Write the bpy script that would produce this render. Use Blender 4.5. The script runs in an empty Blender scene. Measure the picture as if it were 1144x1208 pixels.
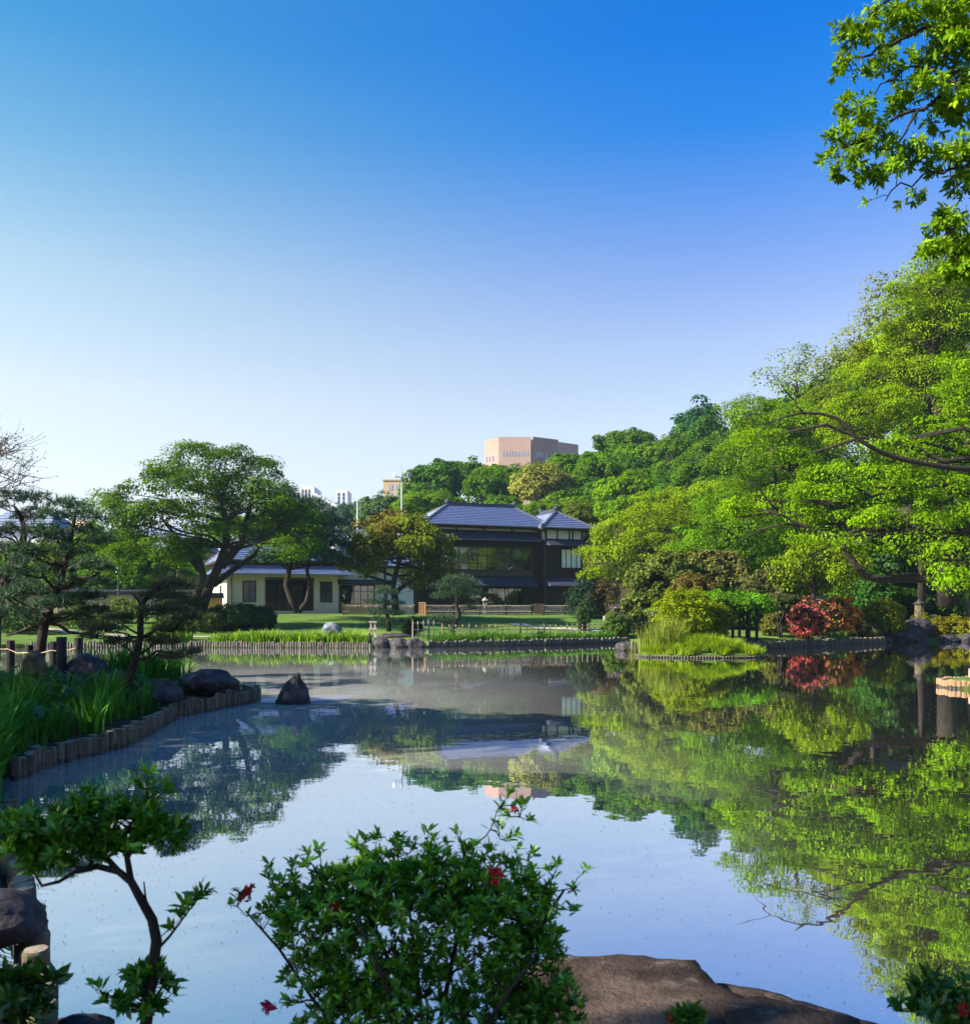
import bpy, bmesh, math, random
import numpy as np
from mathutils import Vector, Matrix, noise

# ------------------------------------------------------------------ camera, sky, sun, exposure
S = bpy.context.scene
COL = S.collection
R = math.radians
FPX, HC, HY, CX = 1200.0, 1.9, 722.0, 572.0       # focal length in photo pixels, eye height over the water, horizon row, centre column
cam_d = bpy.data.cameras.new('camera'); cam = bpy.data.objects.new('camera', cam_d); COL.objects.link(cam)
cam_d.sensor_fit = 'VERTICAL'; cam_d.sensor_height = 24.0; cam_d.sensor_width = 24.0
cam_d.lens = 24.0 * FPX / 1208.0
cam_d.shift_y = (HY - 604.0) / 1208.0
cam_d.clip_start = 0.1; cam_d.clip_end = 6000.0
cam_d.dof.use_dof = True; cam_d.dof.focus_distance = 45.0; cam_d.dof.aperture_fstop = 5.0
cam.location = (0, 0, HC); cam.rotation_euler = (R(90), 0, 0)
S.camera = cam

SUN_EL, SUN_AZ = R(33), R(-109)                     # azimuth measured from +Y towards +X
to_sun = Vector((math.sin(SUN_AZ) * math.cos(SUN_EL), math.cos(SUN_AZ) * math.cos(SUN_EL), math.sin(SUN_EL)))
W = bpy.data.worlds.new("World"); S.world = W; W.use_nodes = True
wn, wl = W.node_tree.nodes, W.node_tree.links
wn.clear()
sky = wn.new('ShaderNodeTexSky'); sky.sky_type = 'NISHITA'; sky.sun_disc = False
sky.sun_elevation = SUN_EL; sky.sun_rotation = SUN_AZ
sky.altitude = 30; sky.air_density = 1.0; sky.dust_density = 0.7; sky.ozone_density = 2.5
# clear air: deeper blue away from the sun, whiter towards it and low down, than the plain model gives
stc = wn.new('ShaderNodeTexCoord'); ssx = wn.new('ShaderNodeSeparateXYZ'); wl.new(stc.outputs['Generated'], ssx.inputs[0])
def sky_ramp(lst):
    sr = wn.new('ShaderNodeValToRGB'); wl.new(ssx.outputs['Z'], sr.inputs[0]); e = sr.color_ramp.elements
    e[0].position, e[0].color = lst[0][0], (*lst[0][1], 1); e[1].position, e[1].color = lst[-1][0], (*lst[-1][1], 1)
    for p_, c_ in lst[1:-1]: e.new(p_).color = (*c_, 1)
    return sr
sr_sun = sky_ramp([(.0, (.68, .61, .72)), (.062, (.74, .65, .70)), (.121, (.98, .74, .64)), (.201, (1.12, .84, .65)), (.303, (.94, .85, .66)), (.396, (.455, .693, .651)), (.478, (.177, .572, .668)), (.75, (.10, .50, .70))])
sr_far = sky_ramp([(.0, (.56, .50, .60)), (.064, (.62, .54, .60)), (.172, (.83, .66, .57)), (.252, (.74, .62, .62)), (.314, (.52, .53, .675)), (.421, (.063, .405, .76)), (.493, (.003, .364, .823)), (.75, (.03, .40, .80))])
smr = wn.new('ShaderNodeMapRange'); smr.interpolation_type = 'SMOOTHSTEP'; wl.new(ssx.outputs['X'], smr.inputs[0]); smr.inputs[1].default_value = -.48; smr.inputs[2].default_value = .26
smx = wn.new('ShaderNodeMix'); smx.data_type = 'RGBA'; wl.new(smr.outputs[0], smx.inputs[0]); wl.new(sr_sun.outputs[0], smx.inputs[6]); wl.new(sr_far.outputs[0], smx.inputs[7])
hs = wn.new('ShaderNodeVectorMath'); hs.operation = 'MULTIPLY'
hs2 = wn.new('ShaderNodeVectorMath'); hs2.operation = 'SCALE'; hs2.inputs['Scale'].default_value = 0.785
bg = wn.new('ShaderNodeBackground'); bg.inputs['Strength'].default_value = 0.15
wo = wn.new('ShaderNodeOutputWorld')
wl.new(sky.outputs[0], hs.inputs[0]); wl.new(smx.outputs[2], hs.inputs[1]); wl.new(hs.outputs[0], hs2.inputs[0]); wl.new(hs2.outputs[0], bg.inputs['Color']); wl.new(bg.outputs[0], wo.inputs['Surface'])
sun_d = bpy.data.lights.new('sun', 'SUN'); sun_d.energy = 5.0; sun_d.angle = R(0.53); sun_d.color = (1.0, 0.90, 0.74)
sun = bpy.data.objects.new('sun', sun_d); COL.objects.link(sun)
sun.rotation_euler = to_sun.to_track_quat('Z', 'Y').to_euler()
S.view_settings.view_transform = 'Standard'; S.view_settings.look = 'None'
S.view_settings.exposure = 1.5; S.view_settings.gamma = 1.0
S.render.engine = 'CYCLES'
cy = S.cycles
cy.max_bounces = 6; cy.diffuse_bounces = 3; cy.glossy_bounces = 3; cy.transmission_bounces = 4; cy.transparent_max_bounces = 8; cy.volume_bounces = 0
cy.caustics_reflective = False; cy.caustics_refractive = False
cy.sample_clamp_indirect = 4.0
cy.use_denoising = True

# ------------------------------------------------------------------ helpers
def P(px, py, D):
    """world point seen at photo pixel (px, py) at distance D from the eye"""
    return Vector(((px - CX) / FPX * D, D, HC - (py - HY) / FPX * D))

def smooth(a, b, x):
    t = np.clip((np.asarray(x, float) - a) / (b - a), 0, 1)
    return t * t * (3 - 2 * t)

def tag(o, label=None, cat=None, group=None, kind=None):
    if label: o['label'] = label
    if cat: o['category'] = cat
    if group: o['group'] = group
    if kind: o['kind'] = kind
    return o

def empty(name, loc, label, cat, rz=0.0, group=None):
    o = bpy.data.objects.new(name, None); COL.objects.link(o)
    o.location = loc; o.rotation_euler = (0, 0, rz); o.empty_display_size = 0.3
    return tag(o, label, cat, group)

def mobj(name, me, parent=None, color=None):
    o = bpy.data.objects.new(name, me); COL.objects.link(o)
    if parent: o.parent = parent
    if color: o.color = (*color, 1)
    return o

def kids(o): return [c for c in bpy.data.objects if c.parent == o]

def copy_tree(o, parent=None, _cache={}):
    c = o.copy(); COL.objects.link(c)
    if parent: c.parent = parent
    for ch in list(o.children): copy_tree(ch, c)
    return c

class MB:
    def __init__(s): s.v = []; s.f = []; s.m = []
    def add(s, vs, fs, m=0):
        b = len(s.v); s.v += [tuple(p) for p in vs]
        s.f += [tuple(i + b for i in f) for f in fs]; s.m += [m] * len(fs)
    def box(s, c, d, rz=0.0, m=0, rot=None):
        hx, hy, hz = d[0] / 2, d[1] / 2, d[2] / 2
        M = rot if rot is not None else Matrix.Rotation(rz, 3, 'Z')
        vs = [M @ Vector((x, y, z)) + Vector(c) for z in (-hz, hz) for x, y in ((-hx, -hy), (hx, -hy), (hx, hy), (-hx, hy))]
        s.add(vs, [(3, 2, 1, 0), (4, 5, 6, 7), (0, 1, 5, 4), (1, 2, 6, 5), (2, 3, 7, 6), (3, 0, 4, 7)], m)
    def b2(s, lo, hi, m=0):
        s.box([(a + b) / 2 for a, b in zip(lo, hi)], [abs(b - a) for a, b in zip(lo, hi)], m=m)
    def bar(s, a, b, w, h, m=0):
        a, b = Vector(a), Vector(b); d = b - a; L = d.length
        q = d.to_track_quat('X', 'Z').to_matrix()
        s.box((a + b) / 2, (L, w, h), m=m, rot=q)
    def tube(s, pts, rad, n=6, m=0, cap=True):
        pts = [Vector(p) for p in pts]; k = len(pts)
        if not isinstance(rad, (list, tuple)): rad = [rad] * k
        vs = []; fs = []
        ref = Vector((0.31, 0.77, 0.55))
        for i, p in enumerate(pts):
            t = (pts[min(i + 1, k - 1)] - pts[max(i - 1, 0)]).normalized()
            if t.length < 1e-6: t = Vector((0, 0, 1))
            u = ref - t * ref.dot(t)
            if u.length < 1e-3: u = t.orthogonal()
            u.normalize(); w = t.cross(u)
            for j in range(n):
                a = 2 * math.pi * j / n
                vs.append(p + (u * math.cos(a) + w * math.sin(a)) * rad[i])
        for i in range(k - 1):
            for j in range(n):
                a, b = i * n + j, i * n + (j + 1) % n
                fs.append((a, b, b + n, a + n))
        if cap:
            fs.append(tuple(range(n - 1, -1, -1))); fs.append(tuple((k - 1) * n + j for j in range(n)))
        s.add(vs, fs, m)
    def lathe(s, prof, c=(0, 0, 0), n=16, m=0, sq=False):
        c = Vector(c); vs = []; fs = []; k = len(prof)
        for (r, z) in prof:
            for j in range(n):
                a = 2 * math.pi * (j + 0.5) / n
                vs.append(c + Vector((math.cos(a) * r, math.sin(a) * r, z)))
        for i in range(k - 1):
            for j in range(n):
                a, b = i * n + j, i * n + (j + 1) % n
                fs.append((a, b, b + n, a + n))
        fs.append(tuple(range(n - 1, -1, -1))); fs.append(tuple((k - 1) * n + j for j in range(n)))
        s.add(vs, fs, m)
    def poly(s, pts, m=0): s.add(pts, [tuple(range(len(pts)))], m)
    def slab(s, pts, th, m=0):
        """polygon thickened downwards"""
        n = len(pts); lo = [Vector(p) - Vector((0, 0, th)) for p in pts]
        s.add(list(pts) + lo, [tuple(range(n)), tuple(range(2 * n - 1, n - 1, -1))] + [(i, i + n, (i + 1) % n + n, (i + 1) % n) for i in range(n)], m)
    def build(s, name, mats, parent=None, smooth=False, color=None):
        me = bpy.data.meshes.new(name); me.from_pydata(s.v, [], s.f)
        if not isinstance(mats, (list, tuple)): mats = [mats]
        for m in mats: me.materials.append(m)
        if len(mats) > 1: me.polygons.foreach_set('material_index', s.m)
        if smooth: me.polygons.foreach_set('use_smooth', [True] * len(s.f))
        me.update()
        return mobj(name, me, parent, color)

# ------------------------------------------------------------------ materials
def mat(name):
    m = bpy.data.materials.new(name); m.use_nodes = True
    nt = m.node_tree; nt.nodes.clear()
    out = nt.nodes.new('ShaderNodeOutputMaterial')
    return m, nt, out

def N(nt, t, **kw):
    n = nt.nodes.new('ShaderNode' + t)
    for k, v in kw.items():
        if hasattr(n, k) and k not in ('Color',): setattr(n, k, v)
        else: n.inputs[k].default_value = v
    return n

def surf(name, c1, c2, scale=6.0, rough=0.8, bump=0.0, bscale=None, detail=6.0, stretch=(1, 1, 1), spec=0.3, ramp=(0.35, 0.65), coords='Object', c3=None):
    """two-tone noise surface with bump"""
    m, nt, out = mat(name); L = nt.links.new
    tc = N(nt, 'TexCoord'); mp = N(nt, 'Mapping'); mp.inputs['Scale'].default_value = stretch
    L(tc.outputs[coords], mp.inputs[0])
    nz = N(nt, 'TexNoise', Scale=scale, Detail=detail, Roughness=0.6); L(mp.outputs[0], nz.inputs['Vector'])
    cr = N(nt, 'ValToRGB'); L(nz.outputs['Fac'], cr.inputs[0])
    e = cr.color_ramp.elements; e[0].position, e[1].position = ramp; e[0].color = (*c1, 1); e[1].color = (*c2, 1)
    if c3:
        x = e.new((ramp[0] + ramp[1]) / 2); x.color = (*c3, 1)
    p = N(nt, 'BsdfPrincipled', Roughness=rough); p.inputs['Specular IOR Level'].default_value = spec
    # large-scale wear
    nz2 = N(nt, 'TexNoise', Scale=scale * 0.17, Detail=3.0); L(tc.outputs[coords], nz2.inputs['Vector'])
    mr = N(nt, 'MapRange'); L(nz2.outputs['Fac'], mr.inputs[0]); mr.inputs[3].default_value = 0.78; mr.inputs[4].default_value = 1.2
    mx = N(nt, 'VectorMath', operation='SCALE'); L(cr.outputs[0], mx.inputs[0]); L(mr.outputs[0], mx.inputs['Scale'])
    L(mx.outputs[0], p.inputs['Base Color'])
    if bump:
        nb = N(nt, 'TexNoise', Scale=bscale or scale * 2, Detail=8.0, Roughness=0.65); L(mp.outputs[0], nb.inputs['Vector'])
        bp = N(nt, 'Bump', Strength=min(1.0, bump)); bp.inputs['Distance'].default_value = 0.05
        L(nb.outputs['Fac'], bp.inputs['Height']); L(bp.outputs[0], p.inputs['Normal'])
    L(p.outputs[0], out.inputs[0])
    return m

def weather(m, spot, scale, lo, hi, crack=0.0):
    """lichen patches, and cracks where asked, over an existing stone surface"""
    nt = m.node_tree; L = nt.links.new; p = [n for n in nt.nodes if n.type == 'BSDF_PRINCIPLED'][0]; src = p.inputs['Base Color'].links[0].from_socket
    tc = N(nt, 'TexCoord'); nz = N(nt, 'TexNoise', Scale=scale, Detail=8.0, Roughness=0.7); L(tc.outputs['Object'], nz.inputs['Vector'])
    mr = N(nt, 'MapRange'); L(nz.outputs['Fac'], mr.inputs[0]); mr.inputs[1].default_value = lo; mr.inputs[2].default_value = hi
    mx = N(nt, 'Mix', data_type='RGBA'); L(mr.outputs[0], mx.inputs[0]); L(src, mx.inputs[6]); mx.inputs[7].default_value = (*spot, 1); o = mx.outputs[2]
    if crack:
        w_ = N(nt, 'TexNoise', Scale=3.0, Detail=4.0); L(tc.outputs['Object'], w_.inputs['Vector']); ad = N(nt, 'Mix', data_type='RGBA'); ad.inputs[0].default_value = 0.30; L(tc.outputs['Object'], ad.inputs[6]); L(w_.outputs['Color'], ad.inputs[7])
        v = N(nt, 'TexVoronoi', feature='DISTANCE_TO_EDGE', Scale=crack); L(ad.outputs[2], v.inputs['Vector'])
        cr = N(nt, 'MapRange'); L(v.outputs['Distance'], cr.inputs[0]); cr.inputs[1].default_value = 0.001; cr.inputs[2].default_value = 0.009
        mc = N(nt, 'Mix', data_type='RGBA'); L(cr.outputs[0], mc.inputs[0]); mc.inputs[6].default_value = (.015, .011, .009, 1); L(o, mc.inputs[7]); o = mc.outputs[2]
        b0 = p.inputs['Normal'].links[0].from_node; b = N(nt, 'Bump', Strength=0.8); b.inputs['Distance'].default_value = 0.02; L(cr.outputs[0], b.inputs['Height']); L(b0.outputs[0], b.inputs['Normal']); L(b.outputs[0], p.inputs['Normal'])
    L(o, p.inputs['Base Color'])

def foliage(name, trans=0.37, gloss=0.005, var=0.21, rough=0.6, tint=(1.28, 1.12, 0.25), nscale=0.5):
    """leaf surface; the leaf colour is the object's own colour, varied leaf by leaf and branch by branch"""
    m, nt, out = mat(name); L = nt.links.new
    oi = N(nt, 'ObjectInfo'); ge = N(nt, 'NewGeometry'); tc = N(nt, 'TexCoord')
    nz = N(nt, 'TexNoise', Scale=nscale, Detail=3.0); L(tc.outputs['Object'], nz.inputs['Vector'])
    a = N(nt, 'MapRange'); L(ge.outputs['Random Per Island'], a.inputs[0]); a.inputs[3].default_value = 1 - var; a.inputs[4].default_value = 1 + var
    b = N(nt, 'MapRange'); L(nz.outputs['Fac'], b.inputs[0]); b.inputs[1].default_value = 0.3; b.inputs[2].default_value = 0.7; b.inputs[3].default_value = 0.62; b.inputs[4].default_value = 1.3
    mu = N(nt, 'Math', operation='MULTIPLY'); L(a.outputs[0], mu.inputs[0]); L(b.outputs[0], mu.inputs[1])
    sc = N(nt, 'VectorMath', operation='SCALE'); L(oi.outputs['Color'], sc.inputs[0]); L(mu.outputs[0], sc.inputs['Scale'])
    # translucent light is yellower
    ty = N(nt, 'VectorMath', operation='MULTIPLY'); L(sc.outputs[0], ty.inputs[0]); ty.inputs[1].default_value = tint
    d = N(nt, 'BsdfDiffuse'); L(sc.outputs[0], d.inputs[0])
    t = N(nt, 'BsdfTranslucent'); L(ty.outputs[0], t.inputs[0])
    g = N(nt, 'BsdfGlossy', Roughness=rough); g.inputs['Color'].default_value = (0.55, 0.6, 0.5, 1)
    m1 = N(nt, 'MixShader', Fac=trans); L(d.outputs[0], m1.inputs[1]); L(t.outputs[0], m1.inputs[2])
    m2 = N(nt, 'MixShader', Fac=gloss); L(m1.outputs[0], m2.inputs[1]); L(g.outputs[0], m2.inputs[2])
    L(m2.outputs[0], out.inputs[0])
    return m

M = {}
M['leaf'] = foliage('leaf')
M['leaf_near'] = foliage('glossy leaf', trans=0.32, gloss=0.07, var=0.4, rough=0.4, nscale=4.0)
M['blade'] = foliage('blade leaf', trans=0.38, gloss=0.03, var=0.4, nscale=2.0)
M['needle'] = foliage('pine needle', trans=0.22, gloss=0.04, var=0.35, tint=(1.1, 1.05, 0.8), nscale=0.8)
M['petal'] = foliage('petal', trans=0.35, gloss=0.02, var=0.3, tint=(1, 0.9, 0.9))
M['bark'] = surf('bark', (0.012, 0.009, 0.007), (0.048, 0.037, 0.030), 9, 0.95, 0.9, 14, stretch=(1, 1, 0.25))
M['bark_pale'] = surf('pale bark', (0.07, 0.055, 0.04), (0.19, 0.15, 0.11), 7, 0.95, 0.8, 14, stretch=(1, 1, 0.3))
M['log'] = surf('weathered log', (0.055, 0.045, 0.028), (0.18, 0.15, 0.10), 9, 0.9, 0.5, 20, stretch=(1, 1, 0.12))
M['log_wet'] = surf('wet log foot', (0.012, 0.011, 0.008), (0.035, 0.03, 0.022), 9, 0.5, 0.4, 20, spec=0.5)
M['log_end'] = surf('log end grain', (0.14, 0.12, 0.085), (0.28, 0.24, 0.175), 18, 0.9, 0.4, 30)
M['log_grey'] = surf('grey log', (0.075, 0.066, 0.056), (0.22, 0.195, 0.165), 9, 0.9, 0.5, 20, stretch=(1, 1, 0.12))
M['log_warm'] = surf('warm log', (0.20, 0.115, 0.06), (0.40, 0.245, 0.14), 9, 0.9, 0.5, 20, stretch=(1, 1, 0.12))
M['dark_post'] = surf('charred post', (0.012, 0.011, 0.014), (0.045, 0.04, 0.045), 12, 0.9, 0.5, 20, stretch=(1, 1, 0.2))
M['bamboo'] = surf('dry bamboo', (0.24, 0.18, 0.11), (0.50, 0.41, 0.27), 5, 0.7, 0.2, 20, stretch=(1, 1, 0.3))
M['wicker'] = surf('woven twigs', (0.34, 0.25, 0.20), (0.72, 0.55, 0.44), 14, 0.9, 0.5, 30)
M['rock'] = surf('dark rock', (0.016, 0.013, 0.017), (0.085, 0.07, 0.075), 5, 0.75, 0.9, 9, c3=(0.035, 0.028, 0.034))
M['rock_black'] = surf('near black rock', (0.007, 0.005, 0.007), (0.036, 0.028, 0.033), 5, 0.7, 0.9, 9, c3=(0.016, 0.012, 0.015))
M['rock_tan'] = surf('tan rock', (0.05, 0.04, 0.027), (0.17, 0.135, 0.085), 4, 0.9, 0.8, 9)
M['rock_blue'] = surf('blue grey rock', (0.06, 0.07, 0.09), (0.22, 0.24, 0.29), 4, 0.85, 0.8, 9)
M['slab'] = surf('brown stone slab', (0.030, 0.022, 0.018), (0.125, 0.090, 0.073), 2.6, 0.85, 1.0, 22, c3=(0.065, 0.046, 0.037), spec=.1)
M['stone'] = surf('grey stone', (0.16, 0.15, 0.13), (0.36, 0.34, 0.29), 8, 0.9, 0.6, 20)
M['sand'] = surf('path sand', (0.30, 0.27, 0.22), (0.46, 0.42, 0.35), 20, 0.95, 0.3, 60)
M['plaster'] = surf('cream plaster', (0.47, 0.41, 0.33), (0.54, 0.475, 0.385), 2.0, 0.9, 0.15, 60)
M['plaster_white'] = surf('white plaster', (0.62, 0.62, 0.58), (0.72, 0.71, 0.67), 2.0, 0.9, 0.15, 60)
M['plaster_ochre'] = surf('ochre plaster', (0.52, 0.27, 0.08), (0.66, 0.36, 0.12), 2.0, 0.9, 0.1, 60)
M['plaster_tan'] = surf('tan plaster', (0.27, 0.22, 0.13), (0.36, 0.30, 0.19), 1.5, 0.9, 0.2, 40)
M['wood_dark'] = surf('dark stained boards', (0.014, 0.008, 0.006), (0.046, 0.026, 0.020), 3, 0.75, 0.3, 10, stretch=(6, 6, 0.5))
M['wood_mid'] = surf('brown boards', (0.05, 0.032, 0.02), (0.12, 0.075, 0.05), 4, 0.8, 0.3, 12, stretch=(6, 6, 0.6))
M['wood_orange'] = surf('cedar lattice', (0.38, 0.19, 0.09), (0.55, 0.30, 0.16), 8, 0.8, 0.2, 30)
M['post_grey'] = surf('silvered post', (0.26, 0.22, 0.19), (0.48, 0.43, 0.38), 8, 0.9, 0.3, 30, stretch=(1, 1, 0.15))
M['tile'] = surf('blue grey roof tile', (0.070, 0.095, 0.21), (0.155, 0.19, 0.36), 9, 0.42, 0.3, 12, spec=0.5)
M['tile_rim_lit'] = surf('lit tile edge', (0.20, 0.25, 0.42), (0.36, 0.42, 0.58), 9, 0.5, 0.2, 12, spec=0.5)  # light caught by the tile course edges, painted in as a paler colour
M['tile_dark'] = surf('dark ridge tile', (0.022, 0.026, 0.045), (0.05, 0.058, 0.085), 9, 0.5, 0.3, 12, spec=0.5)
M['pent'] = surf('dark metal pent roof', (0.03, 0.032, 0.062), (0.065, 0.07, 0.12), 5, 0.5, 0.1, 12, spec=0.5)
M['metal'] = surf('painted metal', (0.28, 0.30, 0.32), (0.38, 0.40, 0.42), 5, 0.45, 0.0)
M['metal_dark'] = surf('dark metal', (0.03, 0.03, 0.03), (0.05, 0.05, 0.055), 5, 0.5, 0.0)
M['lamp_white'] = surf('white lamp glass', (0.74, 0.76, 0.76), (0.82, 0.83, 0.82), 3, 0.35, 0.0)
M['shoji'] = surf('white paper screen', (0.66, 0.70, 0.68), (0.76, 0.79, 0.77), 3, 0.8, 0.0)
M['brick_pink'] = surf('pink brick facade', (0.33, 0.20, 0.165), (0.385, 0.235, 0.195), 0.5, 0.9, 0.0)
M['brick_pale'] = surf('pale pink facade', (0.39, 0.265, 0.215), (0.44, 0.30, 0.245), 0.5, 0.9, 0.0)
M['concrete_white'] = surf('white facade', (0.60, 0.62, 0.66), (0.70, 0.72, 0.75), 0.3, 0.9, 0.0)
M['concrete_tan'] = surf('tan facade', (0.48, 0.36, 0.22), (0.56, 0.43, 0.27), 0.3, 0.9, 0.0)
M['roof_blue'] = surf('blue grey slate', (0.16, 0.20, 0.30), (0.24, 0.28, 0.38), 2.0, 0.6, 0.0)
M['window_dark'] = surf('dark window glass', (0.02, 0.025, 0.035), (0.04, 0.05, 0.06), 2.0, 0.12, 0.0, spec=0.7)
M['window_pale'] = surf('far window glass', (0.22, 0.26, 0.33), (0.30, 0.34, 0.40), 1.0, 0.2, 0.0, spec=0.6)
M['soil'] = surf('soil', (0.03, 0.022, 0.014), (0.10, 0.075, 0.045), 9, 0.95, 0.8, 25)
M['white'] = surf('white board', (0.72, 0.70, 0.76), (0.80, 0.78, 0.82), 3, 0.6, 0.0)

weather(M['rock'], (.13, .13, .11), 6.0, .60, .70); weather(M['rock_tan'], (.06, .075, .03), 5.0, .52, .66); weather(M['rock_blue'], (.30, .32, .34), 5.0, .55, .68); weather(M['slab'], (.20, .17, .14), 7.0, .55, .74)
def glass_mat():
    m, nt, out = mat('clear window glass'); L = nt.links.new
    t = N(nt, 'BsdfTransparent'); t.inputs[0].default_value = (0.72, 0.78, 0.74, 1)
    g = N(nt, 'BsdfGlossy', Roughness=0.02)
    x = N(nt, 'MixShader', Fac=0.16); L(t.outputs[0], x.inputs[1]); L(g.outputs[0], x.inputs[2]); L(x.outputs[0], out.inputs[0])
    return m
M['glass'] = glass_mat()

def ground_mat():
    m, nt, out = mat('lawn and earth'); L = nt.links.new
    tc = N(nt, 'TexCoord')
    n1 = N(nt, 'TexNoise', Scale=0.22, Detail=6.0, Roughness=0.6); L(tc.outputs['Object'], n1.inputs['Vector'])
    n2 = N(nt, 'TexNoise', Scale=9.0, Detail=6.0, Roughness=0.7); L(tc.outputs['Object'], n2.inputs['Vector'])
    c1 = N(nt, 'ValToRGB'); L(n1.outputs['Fac'], c1.inputs[0])
    e = c1.color_ramp.elements; e[0].position = 0.35; e[1].position = 0.66
    e[0].color = (0.055, 0.125, 0.022, 1); e[1].color = (0.135, 0.20, 0.035, 1)
    c2 = N(nt, 'MapRange'); L(n2.outputs['Fac'], c2.inputs[0]); c2.inputs[1].default_value = 0.25; c2.inputs[2].default_value = 0.75; c2.inputs[3].default_value = 0.55; c2.inputs[4].default_value = 1.4
    s = N(nt, 'VectorMath', operation='SCALE'); L(c1.outputs[0], s.inputs[0]); L(c2.outputs[0], s.inputs['Scale'])
    p = N(nt, 'BsdfPrincipled', Roughness=0.95); p.inputs['Specular IOR Level'].default_value = 0.1
    # bare earth in patches and on steep banks
    n3 = N(nt, 'TexNoise', Scale=0.6, Detail=5.0); L(tc.outputs['Object'], n3.inputs['Vector'])
    r3 = N(nt, 'MapRange'); L(n3.outputs['Fac'], r3.inputs[0]); r3.inputs[1].default_value = 0.60; r3.inputs[2].default_value = 0.70; r3.inputs[4].default_value = 0.6
    ge = N(nt, 'NewGeometry'); sp = N(nt, 'SeparateXYZ'); L(ge.outputs['Normal'], sp.inputs[0])
    r4 = N(nt, 'MapRange'); L(sp.outputs['Z'], r4.inputs[0]); r4.inputs[1].default_value = 0.9; r4.inputs[2].default_value = 0.6
    sp2 = N(nt, 'SeparateXYZ'); L(tc.outputs['Object'], sp2.inputs[0])
    def rng_(o, a, b):
        q = N(nt, 'MapRange'); L(sp2.outputs[o], q.inputs[0]); q.inputs[1].default_value = a; q.inputs[2].default_value = b; return q
    def op(t, a, b):
        q = N(nt, 'Math', operation=t); L(a.outputs[0], q.inputs[0]); L(b.outputs[0], q.inputs[1]); return q
    wood = op('MAXIMUM', rng_('Y', 101, 107), op('MULTIPLY', rng_('X', 22, 27), rng_('Y', 64, 68)))
    bed = op('MULTIPLY', rng_('X', -3.5, -4.2), rng_('Y', 40, 36)); near = op('MULTIPLY', rng_('Y', 7.5, 6.5), rng_('X', 3.2, 2.6))
    mxm0 = op('MAXIMUM', r3, r4); mxm = op('MAXIMUM', mxm0, op('MAXIMUM', wood, op('MAXIMUM', bed, near)))
    mx = N(nt, 'Mix', data_type='RGBA'); L(mxm.outputs[0], mx.inputs[0]); L(s.outputs[0], mx.inputs[6]); mx.inputs[7].default_value = (0.05, 0.042, 0.018, 1)
    L(mx.outputs[2], p.inputs['Base Color'])
    bp = N(nt, 'Bump', Strength=0.8); bp.inputs['Distance'].default_value = 0.06
    n4 = N(nt, 'TexNoise', Scale=14.0, Detail=8.0, Roughness=0.7); L(tc.outputs['Object'], n4.inputs['Vector'])
    L(n4.outputs['Fac'], bp.inputs['Height']); L(bp.outputs[0], p.inputs['Normal'])
    L(p.outputs[0], out.inputs[0])
    return m
M['ground'] = ground_mat()

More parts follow.
